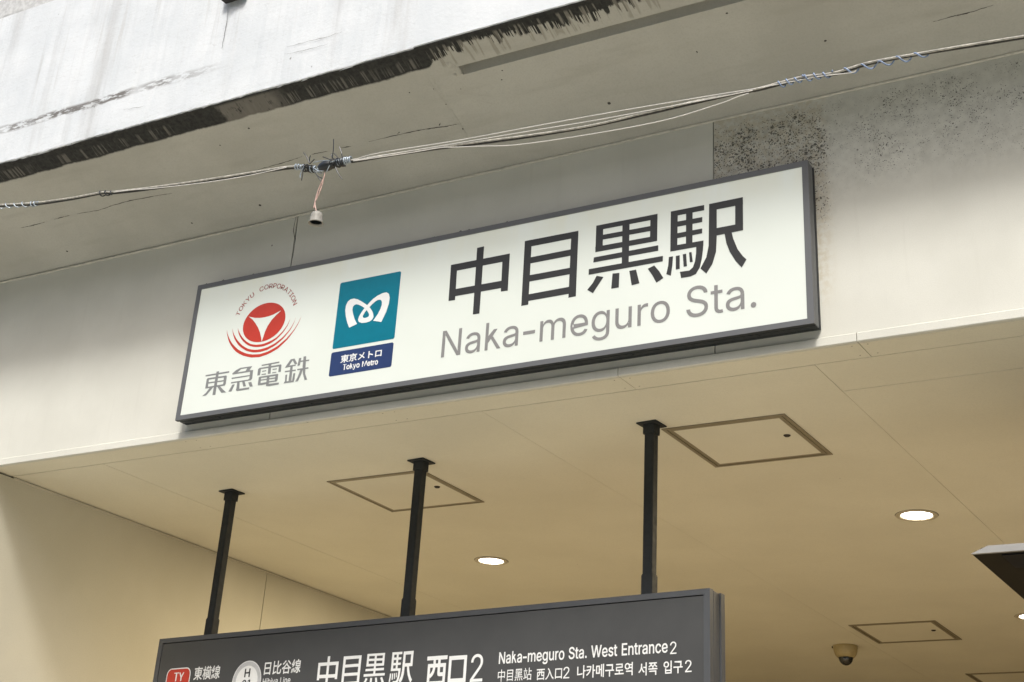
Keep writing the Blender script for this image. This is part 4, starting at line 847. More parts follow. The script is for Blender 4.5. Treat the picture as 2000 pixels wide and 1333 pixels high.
# railway company lettering, grey
O8, S8 = (390, 690), 14.81
TO = [[(175, 640), (858, 522), (855, 568), (175, 682)], [(490, 540), (565, 525), (455, 1210), (370, 1220)], [(235, 728), (770, 650), (788, 668), (782, 695), (245, 775)],
      [(205, 765), (235, 728), (275, 745), (240, 985), (215, 1025), (162, 1030)], [(705, 665), (770, 650), (790, 672), (755, 900), (725, 943), (668, 948), (690, 860)],
      [(165, 1030), (195, 985), (720, 898), (725, 943)], [(250, 848), (710, 783), (705, 818), (248, 885)], [(300, 1000), (395, 990), (320, 1080), (190, 1225), (75, 1245), (180, 1160)],
      [(510, 970), (590, 960), (660, 1040), (765, 1135), (630, 1152), (560, 1050)]]
KYU = [[(950, 625), (945, 592), (1050, 500), (1180, 430), (1515, 380), (1510, 412), (1205, 465), (1110, 548), (1060, 600)], [(1400, 400), (1515, 383), (1450, 490), (1420, 535), (1310, 548), (1350, 490)],
       [(950, 625), (1000, 578), (1460, 498), (1550, 495), (1550, 530), (1450, 545), (1050, 608)], [(1465, 500), (1550, 497), (1520, 745), (1480, 790), (1420, 800), (1400, 768), (1440, 740)],
       [(930, 715), (1460, 635), (1455, 670), (925, 752)], [(912, 845), (1450, 763), (1440, 798), (905, 882)], [(950, 915), (1020, 905), (920, 1115), (835, 1115)],
       [(1095, 825), (1160, 820), (1150, 1060), (1055, 1085)], [(1055, 1050), (1440, 992), (1430, 1045), (1090, 1100), (1055, 1082)], [(1230, 815), (1300, 805), (1345, 960), (1265, 970)], [(1410, 850), (1500, 838), (1540, 965), (1455, 975)]]
O9 = (490, 690)
DEN = [[(320, 340), (830, 245), (825, 285), (312, 380)], [(520, 310), (600, 300), (570, 598), (490, 605)], [(220, 465), (255, 432), (870, 330), (888, 350), (885, 378), (300, 465)],
       [(213, 465), (300, 440), (265, 640), (190, 655)], [(820, 340), (888, 350), (870, 545), (795, 548)], [(330, 518), (450, 498), (447, 525), (325, 545)], [(315, 610), (440, 590), (438, 622), (312, 638)],
       [(635, 462), (760, 445), (757, 470), (632, 490)], [(625, 560), (740, 545), (738, 570), (618, 588)], [(235, 700), (290, 680), (780, 605), (797, 622), (790, 652), (280, 725)],
       [(235, 700), (305, 685), (280, 900), (210, 932), (205, 900)], [(725, 620), (798, 618), (775, 780), (745, 820), (690, 825)], [(285, 772), (735, 702), (730, 738), (283, 802)],
       [(210, 932), (210, 885), (465, 842), (460, 895), (320, 925)], [(525, 820), (765, 783), (745, 820), (525, 857)], [(475, 655), (548, 645), (525, 900), (500, 950), (440, 955)],
       [(440, 955), (450, 905), (815, 855), (812, 905), (530, 955)]]
TETSU = [[(985, 430), (1020, 375), (1155, 185), (1240, 170), (1120, 355), (1060, 420)], [(1155, 185), (1265, 160), (1350, 310), (1275, 330), (1210, 205)], [(990, 430), (1060, 372), (1300, 333), (1298, 370)],
         [(1150, 370), (1215, 360), (1170, 850), (1085, 850)], [(990, 520), (1305, 478), (1300, 515), (985, 560)], [(1000, 635), (1055, 622), (1035, 850), (985, 870)],
         [(1232, 590), (1290, 580), (1260, 780), (1240, 835), (1185, 848)], [(950, 880), (975, 830), (1240, 790), (1235, 838)], [(1400, 150), (1465, 140), (1420, 355), (1350, 375)],
         [(1530, 105), (1605, 95), (1585, 400), (1575, 600), (1630, 770), (1555, 780), (1510, 600), (1500, 400)], [(1435, 225), (1695, 190), (1690, 225), (1430, 262)],
         [(1350, 462), (1670, 412), (1668, 450), (1345, 500)], [(1440, 480), (1510, 470), (1470, 590), (1365, 810), (1285, 828), (1360, 690)]]
for gl, og in ((TO, O8), (KYU, O8), (DEN, O9), (TETSU, O9)):
    strokes(P1, 'company_kanji', gl, 'ink_lgrey', og, S8)
# red round emblem
O3, S3 = (440, 580), 11.106
e = lambda x, y: P1.px(O3[0] + x / S3, O3[1] + y / S3)
cc, rr = e(846, 558), (e(1308, 420)[0] - e(385, 690)[0]) / 2
Lc = np.linalg.cholesky(np.array([[461.5**2, -64500.0], [-64500.0, 429.0**2]]))
strokes(P1, 'red_emblem', [[tuple(np.array([846, 558]) + Lc @ np.array([math.cos(a), math.sin(a)])) for a in np.linspace(0, 2 * math.pi, 73)[:-1]]], 'ink_red', O3, S3)
STAR = [(515, 435), (650, 462), (750, 463), (850, 450), (950, 425), (1050, 388), (1215, 300), (1110, 400), (1010, 505), (920, 640), (865, 760), (830, 870), (792, 975),
        (780, 880), (755, 770), (715, 670), (660, 580), (600, 500)]
tri = [STAR[i] for i in range(18)]
cen = (805, 560)
strokes(P1, 'emblem_star', [[tri[i], tri[(i + 1) % 18], cen] for i in range(18)], 'signface', O3, S3, base=0.0006, step=0.0)
def crescent(outer, inner):
    """quads between the outer and inner edge of a tapering arc"""
    inner = [outer[-1]] + inner + [outer[0]]
    inner = inner[::-1]
    def resample(P, n=28):
        d = [0]
        for a, b in zip(P[:-1], P[1:]): d.append(d[-1] + math.hypot(b[0] - a[0], b[1] - a[1]))
        out = []
        for k in range(n):
            t_ = d[-1] * k / (n - 1)
            j = max(i for i in range(len(P)) if d[i] <= t_ + 1e-9); j = min(j, len(P) - 2)
            f = (t_ - d[j]) / (d[j + 1] - d[j])
            out.append((P[j][0] + (P[j + 1][0] - P[j][0]) * f, P[j][1] + (P[j + 1][1] - P[j][1]) * f))
        return out
    A, B = resample(outer), resample(inner)
    return [[A[i], A[i + 1], B[i + 1], B[i]] for i in range(len(A) - 1)]
ARC = [([(37, 715), (40, 830), (75, 960), (140, 1090), (240, 1200), (370, 1275), (550, 1320), (750, 1310), (950, 1240), (1150, 1120), (1350, 930), (1500, 730), (1600, 560), (1660, 410)],
        [(1590, 560), (1490, 720), (1340, 895), (1140, 1070), (940, 1185), (750, 1248), (550, 1255), (400, 1215), (270, 1140), (165, 1035), (90, 915), (50, 800)]),
       ([(155, 690), (165, 800), (200, 910), (260, 1020), (350, 1110), (470, 1180), (600, 1210), (740, 1205), (900, 1160), (1080, 1060), (1250, 920), (1400, 740), (1480, 600), (1540, 440)],
        [(1475, 590), (1390, 725), (1240, 888), (1070, 1018), (900, 1103), (740, 1148), (600, 1153), (480, 1126), (370, 1056), (280, 965), (215, 865), (175, 780)]),
       ([(273, 680), (285, 780), (320, 870), (380, 960), (460, 1035), (560, 1080), (680, 1095), (820, 1080), (980, 1015), (1130, 910), (1270, 760), (1360, 620), (1418, 465)],
        [(1350, 610), (1260, 738), (1120, 878), (980, 963), (820, 1028), (680, 1043), (570, 1033), (480, 987), (400, 916), (340, 836), (300, 760)])]
for a, b in ARC:
    strokes(P1, 'emblem_arc', crescent(a, b), 'ink_red', O3, S3, step=0.0)
# lettering round the emblem
s_ = 'TOKYU CORPORATION'
pT, pN = P1.px(462, 612), P1.px(581, 590)
aT = math.atan2(pT[1] - cc[1], pT[0] - cc[0]); aN = math.atan2(pN[1] - cc[1], pN[0] - cc[0])
if aT < 0: aT += 2 * math.pi
wid = {}
for ch in set(s_):
    if ch == ' ': wid[ch] = 0.55; continue
    Vc, _ = text_mesh(ch); wid[ch] = max(v[0] for v in Vc) - min(v[0] for v in Vc) + 0.07
tot = sum(wid[c] for c in s_); acc = 0
hcap = rr * 0.27; rb = (math.hypot(pT[0] - cc[0], pT[1] - cc[1]) + math.hypot(pN[0] - cc[0], pN[1] - cc[1])) / 2 - hcap * 0.75
mb = MB()
for ch in s_:
    if ch != ' ':
        Vc, Fc = text_mesh(ch, 0.006); x0 = min(v[0] for v in Vc); x1 = max(v[0] for v in Vc)
        a = aT + 0.07 - (aT + 0.07 - aN + 0.05) * (acc + wid[ch] / 2) / tot
        i0 = len(mb.v); kx = (aT - aN + 0.12) * rb * 1.06 / tot
        for x, y in Vc:
            lx = (x - (x0 + x1) / 2) * kx; ly = rb + y / 0.73 * hcap
            mb.v.append(tuple(P1.w(cc[0] + ly * math.cos(a) + lx * math.sin(a), cc[1] + ly * math.sin(a) - lx * math.cos(a), 0.0)))
        mb.f += [[i0 + k for k in f] for f in Fc]
    acc += wid[ch]
obj('company_lettering', mb, 'ink_maroon', S, SO)
# subway emblem
rrect(P1, 'teal_plate', [(665, 552.8), (783.2, 530.7), (771.2, 662.4), (649.5, 682.2)], 0.010, 'ink_teal')
rrect(P1, 'navy_plate', [(647.8, 688.3), (768.9, 670.2), (764.6, 717.6), (642, 736)], 0.010, 'ink_navy')
O4, S4 = (660, 560), 14.81
def strip(pairs): return [[a[0], b[0], b[1], a[1]] for a, b in zip(pairs[:-1], pairs[1:])]
L1 = [((330, 1195), (560, 1085)), ((275, 1050), (490, 950)), ((235, 880), (445, 800)), ((218, 700), (425, 680)), ((235, 560), (440, 590)), ((290, 440), (480, 540)), ((370, 375), (540, 518)),
      ((470, 352), (610, 532)), ((580, 375), (680, 566)), ((700, 440), (745, 605)), ((790, 500), (790, 642)), ((860, 550), (835, 685)), ((930, 615), (868, 735)), ((990, 700), (897, 785)),
      ((1025, 790), (908, 830)), ((1035, 880), (890, 872)), ((1000, 955), (850, 895)), ((920, 1015), (805, 910)), ((800, 1050), (765, 913)), ((690, 1058), (735, 900)), ((610, 1030), (725, 875)),
      ((588, 965), (732, 838)), ((612, 875), (762, 785)), ((685, 750), (800, 730)), ((765, 640), (835, 685))]
L2 = [((765, 640), (835, 685)), ((850, 545), (925, 595)), ((925, 460), (1000, 515)), ((1030, 358), (1085, 438)), ((1150, 270), (1160, 393)), ((1300, 195), (1225, 385)), ((1410, 173), (1262, 410)),
      ((1480, 215), (1277, 450)), ((1505, 330), (1275, 530)), ((1480, 500), (1240, 640)), ((1400, 740), (1160, 800)), ((1260, 1030), (1025, 995))]
strokes(P1, 'subway_emblem', strip(L1), 'ink_white', O4, S4, base=0.0007, step=0.0)
strokes(P1, 'subway_emblem', strip(L2), 'ink_white', O4, S4, base=0.0009, step=0.0)
z5 = lambda x, y: (640 + x / 14.286, 670 + y / 14.286)
text(P1, 'company_lettering', '東京メトロ', z5(352, 575), z5(1502, 388), z5(378, 350), 'ink_white', bold=0.022, base=0.0007)
text(P1, 'company_lettering', 'Tokyo Metro', z5(415, 765), z5(1405, 607), z5(415, 612), 'ink_white', bold=0.025, ref='T', base=0.0007)

# ------------------------------------------------------------------ hanging grey entrance sign with three posts
th = R_(-4.822)
U = Vector((math.cos(th), math.sin(th), 0)); N = Vector((math.sin(th), -math.cos(th), 0))
C0 = Vector((-4.27, 0.716, 0)); HZ1, HZ0 = 3.068, 2.335; HU0, HU1 = -1.655, 1.678; HT = 0.066
H = thing('entrance_direction_sign', 'dark grey hanging entrance sign with white lettering, on three black posts', 'sign', tuple(C0 + Vector((0, 0, HZ0))))
HO = tuple(C0 + Vector((0, 0, HZ0)))
LM = Matrix(((U.x, -N.x, 0, C0.x), (U.y, -N.y, 0, C0.y), (0, 0, 1, 0), (0, 0, 0, 1)))   # local: x along, y back, z up
def lbox(name, b, mat, bevel=0.0, parent=None, org=None):
    mb = MB(); mb.box(*b); mb.xf(LM)
    return obj(name, mb, mat, parent or H, org or HO, bevel=bevel)
fw = 0.030
def hbar(q0, q1, q2, q3):
    mb = MB(); A = [q0, q1, q2, q3]
    mb.v = [(a, -HT, b) for a, b in A] + [(a, -HT + 0.03, b) for a, b in A]
    mb.f = [[0, 1, 2, 3], [7, 6, 5, 4], [0, 4, 5, 1], [1, 5, 6, 2], [2, 6, 7, 3], [3, 7, 4, 0]]
    mb.xf(LM); obj('frame_bar', mb, 'board_frame', H, HO)
o4 = [(HU0, HZ1), (HU1, HZ1), (HU1, HZ0), (HU0, HZ0)]; i4 = [(HU0 + fw, HZ1 - fw + .006), (HU1 - fw, HZ1 - fw + .006), (HU1 - fw, HZ0 + fw), (HU0 + fw, HZ0 + fw)]
for k in range(4): hbar(o4[k], o4[(k + 1) % 4], i4[(k + 1) % 4], i4[k])
lbox('board_panel', (HU0 + fw + .0035, HU1 - fw - .0012, -HT + 0.002, -HT + 0.010, HZ0 + fw, HZ1 - fw + .001), 'board')
lbox('shadow_gap', (HU0 + fw - .003, HU1 - fw + .003, -HT + 0.012, -HT + 0.018, HZ0 + fw - .003, HZ1 - fw + .009), 'board_groove')
lbox('casing_groove', (HU0 + .008, HU1 - .008, -HT + .030, HT - .030, HZ0 + .008, HZ1 - .008), 'board_groove')
lbox('casing', (HU0 + .002, HU1 - .002, -HT + .037, -HT + .047, HZ0 + .002, HZ1 - .002), 'board_frame', 0.001)
lbox('casing', (HU0 + .004, HU1 - .004, -HT + .049, HT - .042, HZ0 + .004, HZ1 - .004), 'board_frame', 0.001)
lbox('back_tray', (HU0, HU1, HT - .034, HT, HZ0, HZ1), 'board_frame', 0.001)
for (px_, py_), lean in (((452.5, 961), 0), ((822, 901), 0), ((1271, 828), 0)):
    q = at(px_, py_, 2, ZC); uu = (Vector(q) - C0).dot(U)
    po = tuple(C0 + U * uu + Vector((0, 0, HZ1)))
    mb = MB(); h = 0.0245; c = 0.006
    sec = [(-h + c, -h), (h - c, -h), (h, -h + c), (h, h - c), (h - c, h), (-h + c, h), (-h, h - c), (-h, -h + c)]
    def octo(mb, s1, z0, z1):
        i0 = len(mb.v)
        for z in (z0, z1):
            mb.v += [(uu + a * s1, b * s1, z) for a, b in sec]
        for k in range(8): mb.f.append([i0 + k, i0 + (k + 1) % 8, i0 + 8 + (k + 1) % 8, i0 + 8 + k])
        mb.f.append([i0 + k for k in range(8)][::-1]); mb.f.append([i0 + 8 + k for k in range(8)])
    octo(mb, 1.0, HZ1 + 0.05, ZC - 0.02)
    mb.xf(LM); post = obj('post', mb, 'post', H, HO)
    mb = MB(); octo(mb, 1.17, HZ1 - 0.002, HZ1 + 0.092); octo(mb, 1.08, HZ1 + 0.0921, HZ1 + 0.098)
    mb.xf(LM); o = obj('sleeve', mb, 'post', post, HO)
    mb = MB(); octo(mb, 1.27, ZC - 0.050, ZC - 0.007)
    mb.xf(LM); o = obj('collar', mb, 'post', post, HO)
    mb = MB(); mb.box(uu - .052, uu + .052, -.052, .052, ZC - .0068, ZC - .0006); mb.xf(LM)
    o = obj('ceiling_plate', mb, 'post', post, HO, bevel=0.0015)
P2 = Plane(C0 + N * (HT - 0.002), U, N, H, HO)
# big kanji: same letterforms as on the name sign, refitted
def refit(gls, org, sc, x0, x1, ztop, zbot, pl_from, srcx, srcz):
    pass
src = []
for gl, og, sc in ((NAKA, O6, S6), (ME, O6, S6), (GURO, O7, S7), (EKI, O7, S7)):
    src.append([[P1.px(og[0] + x / sc, og[1] + y / sc) for x, y in P] for P in gl])
def ext(g_): xs2 = [a for P in g_ for a, b in P]; zs2 = [b for P in g_ for a, b in P]; return min(xs2), max(xs2), min(zs2), max(zs2)
z5b = lambda x, y: (600 + x / 5.556, 1240 + y / 5.556)
tgt = [(z5b(100, 520), z5b(345, 300)), (z5b(370, 515), z5b(594, 222)), (z5b(605, 515), z5b(868, 195)), (z5b(885, 515), z5b(1167, 178))]
zt = P2.px(*z5b(492, 230))[1]; hk = None
e2 = ext(src[1])
for g_, (bl, tr) in zip(src, tgt):
    x0, x1, z0, z1 = ext(g_)
    a0 = P2.px(*bl)[0]; a1 = P2.px(*tr)[0]
    k = (P2.px(*z5b(594, 222))[0] - P2.px(*z5b(375, 515))[0]) / (e2[1] - e2[0])
    kz = k * 1.12
    mb = MB()
    for i, P in enumerate(g_):
        mb.poly([P2.w(a0 + (a - x0) * (a1 - a0) / (x1 - x0), zt + (b - e2[3]) * kz, 0.0004 + i * 0.00006) for a, b in P])
    obj('kanji', mb, 'ink_white', H, HO)
zk = 66.0
text(P2, 'kanji', '西', (z5b(1280, 0)[0], 1344), (z5b(1500, 0)[0], 1342), (z5b(1297, 240)[0], z5b(0, 240)[1]), 'ink_white', bold=0.02)
text(P2, 'kanji', '口', (z5b(1520, 0)[0], 1341), (z5b(1716, 0)[0], 1339), z5b(1540, 235), 'ink_white', bold=0.02)
text(P2, 'numeral', '2', (z5b(1765, 0)[0], 1333), (z5b(1900, 0)[0], 1331), z5b(1770, 216), 'ink_white', bold=0.0)
z4 = lambda x, y: (840 + x / 3.448, 1120 + y / 3.448)
text(P2, 'entrance_lettering', 'Naka-meguro Sta. West Entrance', z4(463, 612), z4(1601, 547), z4(470, 533), 'ink_white', bold=0.012, ref='N')
text(P2, 'entrance_lettering', '2', z4(1617, 546), z4(1660, 543), z4(1617, 462), 'ink_white', bold=0.0)
text(P2, 'entrance_lettering', '中目黑站', z4(455, 733), z4(683, 722), z4(460, 650), 'ink_white', bold=0.004)
text(P2, 'entrance_lettering', '西入口', z4(717, 722), z4(888, 712), z4(719, 643), 'ink_white', bold=0.012)
text(P2, 'entrance_lettering', '2', z4(897, 710), z4(938, 708), z4(899, 632), 'ink_white', bold=0.0)
text(P2, 'entrance_lettering', '나카메구로역', z4(990, 710), z4(1365, 692), z4(992, 622), 'ink_white', bold=0.014)
text(P2, 'entrance_lettering', '서쪽', z4(1403, 692), z4(1532, 680), z4(1405, 604), 'ink_white', bold=0.014)
text(P2, 'entrance_lettering', '입구', z4(1573, 680), z4(1702, 672), z4(1575, 592), 'ink_white', bold=0.014)
text(P2, 'entrance_lettering', '2', z4(1718, 668), z4(1762, 665), z4(1720, 586), 'ink_white', bold=0.0)
z1b = lambda x, y: (290 + x / 8.333, 1230 + y / 8.333)
rrect(P2, 'line_badge', [(327.5, 1306.6), (374, 1303.8), (367.5, 1351), (320.5, 1355)], 0.034, 'ink_white', base=0.0002)
rrect(P2, 'line_badge_field', [(327.5, 1306.6), (374, 1303.8), (367.5, 1351), (320.5, 1355)], 0.030, 'ink_red', base=0.0005, inset=0.0055)
text(P2, 'badge_lettering', 'TY', z1b(405, 848), z1b(565, 838), z1b(415, 706), 'ink_white', bold=0.02, base=0.0009)
text(P2, 'line_lettering', '東横線', z1b(728, 830), z1b(1152, 808), z1b(760, 610), 'ink_white', bold=0.014)
cH, rH = circle3(P2.px(*z1b(1650, 508)), P2.px(*z1b(1368, 830)), P2.px(*z1b(1835, 730)))
disc(P2, 'line_badge', cH, rH, 'ink_white', 0.0002)
M['ring_grey'] = simple('badge_ring', (0.52, 0.53, 0.53), 0.4)
disc(P2, 'badge_ring', cH, rH * 0.965, M['ring_grey'], 0.0005, r0=rH * 0.76)
text(P2, 'badge_lettering', 'H', z1b(1557, 780), z1b(1648, 776), z1b(1575, 640), 'ink', bold=0.02, base=0.0006)
text(P2, 'badge_lettering', '01', z1b(1515, 940), z1b(1665, 930), z1b(1520, 822), 'ink', bold=0.02, base=0.0006)
z3 = lambda x, y: (300 + x / 3.571, 1140 + y / 3.571)
text(P2, 'line_lettering', '日比谷線', z3(768, 641), z3(1023, 622), z3(783, 545), 'ink_white', bold=0.014)
text(P2, 'line_lettering', 'Hibiya Line', (512.6, 1337.5), (567, 1333), (514.4, 1326), 'ink_white', bold=0.008, ref='H')

# ------------------------------------------------------------------ ceiling hatches
def hatch(x0, x1, y0, y1, label, wo=0.018, wi=0.019):
    t = thing('access_hatch', label, 'hatch', ((x0 + x1) / 2, (y0 + y1) / 2, ZC), 'square access hatches in the ceiling')
    og = ((x0 + x1) / 2, (y0 + y1) / 2, ZC)
    def frame(name, a0, a1, b0, b1, w, z0, z1, mat):
        mb = MB()
        mb.box(a0, a1, b0, b0 + w, z0, z1); mb.box(a0, a1, b1 - w, b1, z0, z1)
        mb.box(a0, a0 + w, b0 + w, b1 - w, z0, z1); mb.box(a1 - w, a1, b0 + w, b1 - w, z0, z1)
        obj(name, mb, mat, t, og)
    frame('outer_frame', x0, x1, y0, y1, wo, ZC - .0045, ZC - .0004, 'hatch_frame')
    g = wo + 0.0045
    frame('door_frame', x0 + g, x1 - g, y0 + g, y1 - g, wi, ZC - .0035, ZC - .0004, 'hatch_frame')
    mb = MB(); mb.box(x0 + .01, x1 - .01, y0 + .01, y1 - .01, ZC - .0010, ZC - .0003)
    obj('gap', mb, 'hatch_dark', t, og)
    g2 = g + wi
    mb = MB(); mb.box(x0 + g2, x1 - g2, y0 + g2, y1 - g2, ZC - .0028, ZC - .0012)
    obj('door_panel', mb, 'ceiling', t, og)
    mb = MB(); cx, cy = x1 - g2 - 0.055, y0 + (y1 - y0) * 0.45
    mb.lathe((cx, cy, ZC - .003), [(0.0001, -.006), (0.011, -.006), (0.015, -.003), (0.017, 0.0)], 20)
    obj('lock', mb, 'hatch_dark', t, og)
H1 = (-4.861 * .6, -3.859 * .6, 1.13 * .6, 2.162 * .6)
hatch(*H1, 'access hatch in the ceiling just right of the tallest black post')
hatch(-8.268 * .6, -7.25 * .6, 1.40 * .6, 2.43 * .6, 'access hatch in the ceiling behind the middle black post', wo=0.010, wi=0.018)
hatch(-5.86 * .6, -4.855 * .6, 8.215 * .6, 9.285 * .6, 'far access hatch in the dim ceiling beside the dome camera')
q = at(1885, 1316, 2, ZC)
hatch(q[0], q[0] + 0.60, q[1], q[1] + 0.62, 'farthest access hatch, cut off by the lower right photo edge')

# ------------------------------------------------------------------ downlights
def downlight(cx, cy, label, r=0.105, lens=0.084):
    t = thing('downlight', label, 'ceiling light', (cx, cy, ZC), 'round recessed downlights in the entrance ceiling')
    og = (cx, cy, ZC)
    mb = MB().lathe((cx, cy, ZC), [(r, -0.0003), (r, -0.004), (r - 0.003, -0.006), (lens + 0.006, -0.006), (lens + 0.004, -0.003)], 48)
    obj('trim_ring', mb, 'ring', t, og)
    mb = MB().lathe((cx, cy, ZC), [(r + 0.0025, -0.0006), (r - 0.001, -0.0006)], 48)
    obj('shadow_line', mb, 'hatch_dark', t, og)
    mb = MB().lathe((cx, cy, ZC), [(lens + 0.0045, -0.003), (lens, -0.0018)], 48)
    obj('reflector_edge', mb, 'hatch_frame', t, og)
    mb = MB().lathe((cx, cy, ZC), [(0.0001, -0.0024), (lens * 0.5, -0.0022), (lens, -0.0018)], 48)
    obj('lens', mb, 'lens', t, og)
    ld = bpy.data.lights.new('lamp_light', 'AREA'); ld.shape = 'DISK'; ld.size = lens * 2; ld.energy = LAMP_W; ld.color = (1.0, 0.82, 0.54)
    lo = bpy.data.objects.new('lamp_light', ld); COL.objects.link(lo); lo.parent = t; lo.location = (0, 0, -0.012)
LAMP_W = 34.0
q = at(959.5, 1095.5, 2, ZC); downlight(q[0], q[1], 'lit round downlight between the middle and right black posts', 0.105, 0.076)
q = at(1790.5, 1006.5, 2, ZC); downlight(q[0], q[1], 'lit round downlight alone at right, nearest to the fascia', 0.110, 0.081)
q = at(2016, 1204, 2, ZC); downlight(q[0], q[1], 'lit round downlight cut by the right edge under the dark canopy', 0.110, 0.081)

# ------------------------------------------------------------------ dome camera
q = at(1651, 1262, 2, ZC)
t = thing('dome_camera', 'small beige dome security camera with black lens on the ceiling', 'security camera', (q[0], q[1], ZC)); og = (q[0], q[1], ZC)
sc = 0.088
mb = MB().lathe((q[0], q[1], ZC), [(1.0 * sc, -0.0004), (1.02 * sc, -0.012), (0.97 * sc, -0.040), (0.86 * sc, -0.066), (0.70 * sc, -0.082), (0.62 * sc, -0.084)], 40)
obj('housing', mb, 'camera_shell', t, og, smooth=True)
mb = MB().lathe((q[0], q[1], ZC), [(0.60 * sc * math.cos(a), -0.080 - 0.058 * math.sin(a)) for a in np.linspace(0, math.pi / 2 - 0.01, 10)], 32)
obj('dome', mb, 'camera_dome', t, og, smooth=True)
mb = MB(); mb.box(q[0] - 1.14 * sc, q[0] - 0.96 * sc, q[1] - .01, q[1] + .01, ZC - .012, ZC - .0005)
obj('bracket_tab', mb, 'hatch_dark', t, og)

# ------------------------------------------------------------------ dark canopy at right
ZK = 3.0
a = at(1896, 1083, 2, ZK); b = at(2000, 1075.5, 2, ZK); c = at(2000, 1173, 2, ZK)
ux = Vector((b[0] - a[0], b[1] - a[1], 0)).normalized(); uy = Vector((-ux.y, ux.x, 0))
K = thing('hanging_canopy', 'dark flat canopy with bright metal front edge at the right photo edge', 'canopy', (a[0], a[1], ZK)); KO = (a[0], a[1], ZK)
KM = Matrix(((ux.x, uy.x, 0, a[0]), (ux.y, uy.y, 0, a[1]), (0, 0, 1, ZK), (0, 0, 0, 1)))
dvec = Vector((c[0] - a[0], c[1] - a[1], 0))
sk = dvec.dot(ux) / dvec.dot(uy)
def kpoly(name, lo, hi, mat, s0=0.0):
    """prism between z=lo..hi with footprint following the slanted left side"""
    def fp(x0, y0, y1, x1=1.3): return [(x0 + sk * y0, y0), (x1, y0), (x1, y1), (x0 + sk * y1, y1)]
    return fp
def kprism(name, F1, z0, F2, z1, mat):
    mb = MB(); mb.v = [(x, y, z0) for x, y in F1] + [(x, y, z1) for x, y in F2]
    mb.f = [[0, 1, 2, 3], [7, 6, 5, 4]] + [[i, (i + 1) % 4, 4 + (i + 1) % 4, 4 + i] for i in range(4)]
    mb.xf(KM); return obj(name, mb, mat, K, KO)
D = 1.15
fpk = lambda x0, y0, y1, x1=1.3: [(x0 + sk * y0, y0), (x1, y0), (x1, y1), (x0 + sk * y1, y1)]
kprism('roof_body', fpk(0.004, 0.012, D), 0.0, fpk(0.03, 0.04, D), 0.03, 'canopy_under')
kprism('front_trim', [(0.0, -0.004), (1.3, -0.004), (1.3, 0.010), (0.006, 0.010)], 0.0, [(0.055, 0.030), (1.3, 0.030), (1.3, 0.045), (0.055, 0.045)], 0.034, 'steel')
kprism('under_panel', fpk(0.10, 0.03, 0.22), -0.004, fpk(0.10, 0.03, 0.22), -0.0005, 'canopy_panel')
mb = MB(); mb.tube([(1.15, 0.5, 0.03), (1.15, 0.5, ZC - ZK)], 0.02, 12); mb.xf(KM); obj('hanger', mb, 'post', K, KO)

# ------------------------------------------------------------------ overhead cable
YW = -2.0
W = lambda x, y, d=0.0: Vector(at(x, y, 1, YW + d))
PXM = (W(1000, 300) - W(1001, 300)).length          # metres per photo pixel at the cable
cab = thing('overhead_cable', 'old grey service cable with blue and silver ties crossing the whole view', 'cable', tuple(W(628, 325)))
CO = tuple(W(628, 325))
def smoothpath(P, n=6):
    P = [Vector(p) for p in P]; out = []
    for i in range(len(P) - 1):
        p0 = P[max(0, i - 1)]; p1 = P[i]; p2 = P[i + 1]; p3 = P[min(len(P) - 1, i + 2)]
        for k in range(n):
            s = k / n
            out.append(0.5 * ((2 * p1) + (p2 - p0) * s + (2 * p0 - 5 * p1 + 4 * p2 - p3) * s * s + (3 * p1 - p0 - 3 * p2 + p3) * s ** 3))
    out.append(P[-1]); return out
LEFT = [(-160, 418), (-60, 408), (0, 401), (40, 398.5), (75, 396), (140, 387), (200, 376), (220, 375), (300, 366), (400, 352), (500, 336), (560, 326.5), (600, 325)]
RIGHT = [(668, 316), (700, 311.5), (760, 302.5), (860, 288), (960, 274.5), (1060, 261), (1160, 244.5), (1260, 221), (1360, 198), (1440, 181), (1480, 173.5), (1530, 160), (1570, 150), (1612, 145.5), (1640, 140), (1700, 122), (1800, 104), (1900, 87), (2000, 71), (2100, 54), (2240, 34)]
for P in (LEFT, RIGHT):
    mb = MB().tube(smoothpath([W(x, y) for x, y in P]), 0.0034, 8); obj('sheathed_cable', mb, 'cable_light', cab, CO, smooth=True)
    off = [2.2 + 1.3 * math.sin(i * 1.7) for i in range(len(P))]
    mb = MB().tube(smoothpath([W(x + 1, y + 3.0 + 0.8 * math.sin(i * 1.9), 0.004) for i, (x, y) in enumerate(P)]), 0.0036, 8); obj('black_cable', mb, 'cable_dark', cab, CO, smooth=True)
TW = [[(560, 327), (500, 340.5), (430, 353), (360, 362), (300, 368.5), (262, 371), (222, 376)],
      [(690, 313), (742, 299), (896, 274.5), (1050, 246), (1200, 219), (1400, 185.5), (1476, 174)],
      [(690, 314), (787, 297.5), (900, 279), (1050, 254), (1160, 236), (1274, 215), (1400, 191), (1470, 177)],
      [(690, 315), (800, 299), (860, 289), (890, 288), (941, 286), (1015, 282.8), (1155, 262.5), (1295, 236), (1400, 205), (1440, 190), (1462, 183)],
      [(1480, 173), (1530, 163), (1600, 150), (1660, 143), (1672, 139)]]
for P in TW:
    mb = MB().tube(smoothpath([W(x, y, -0.004) for x, y in P]), 0.0015, 6); obj('white_wire', mb, 'cable_white', cab, CO, smooth=True)
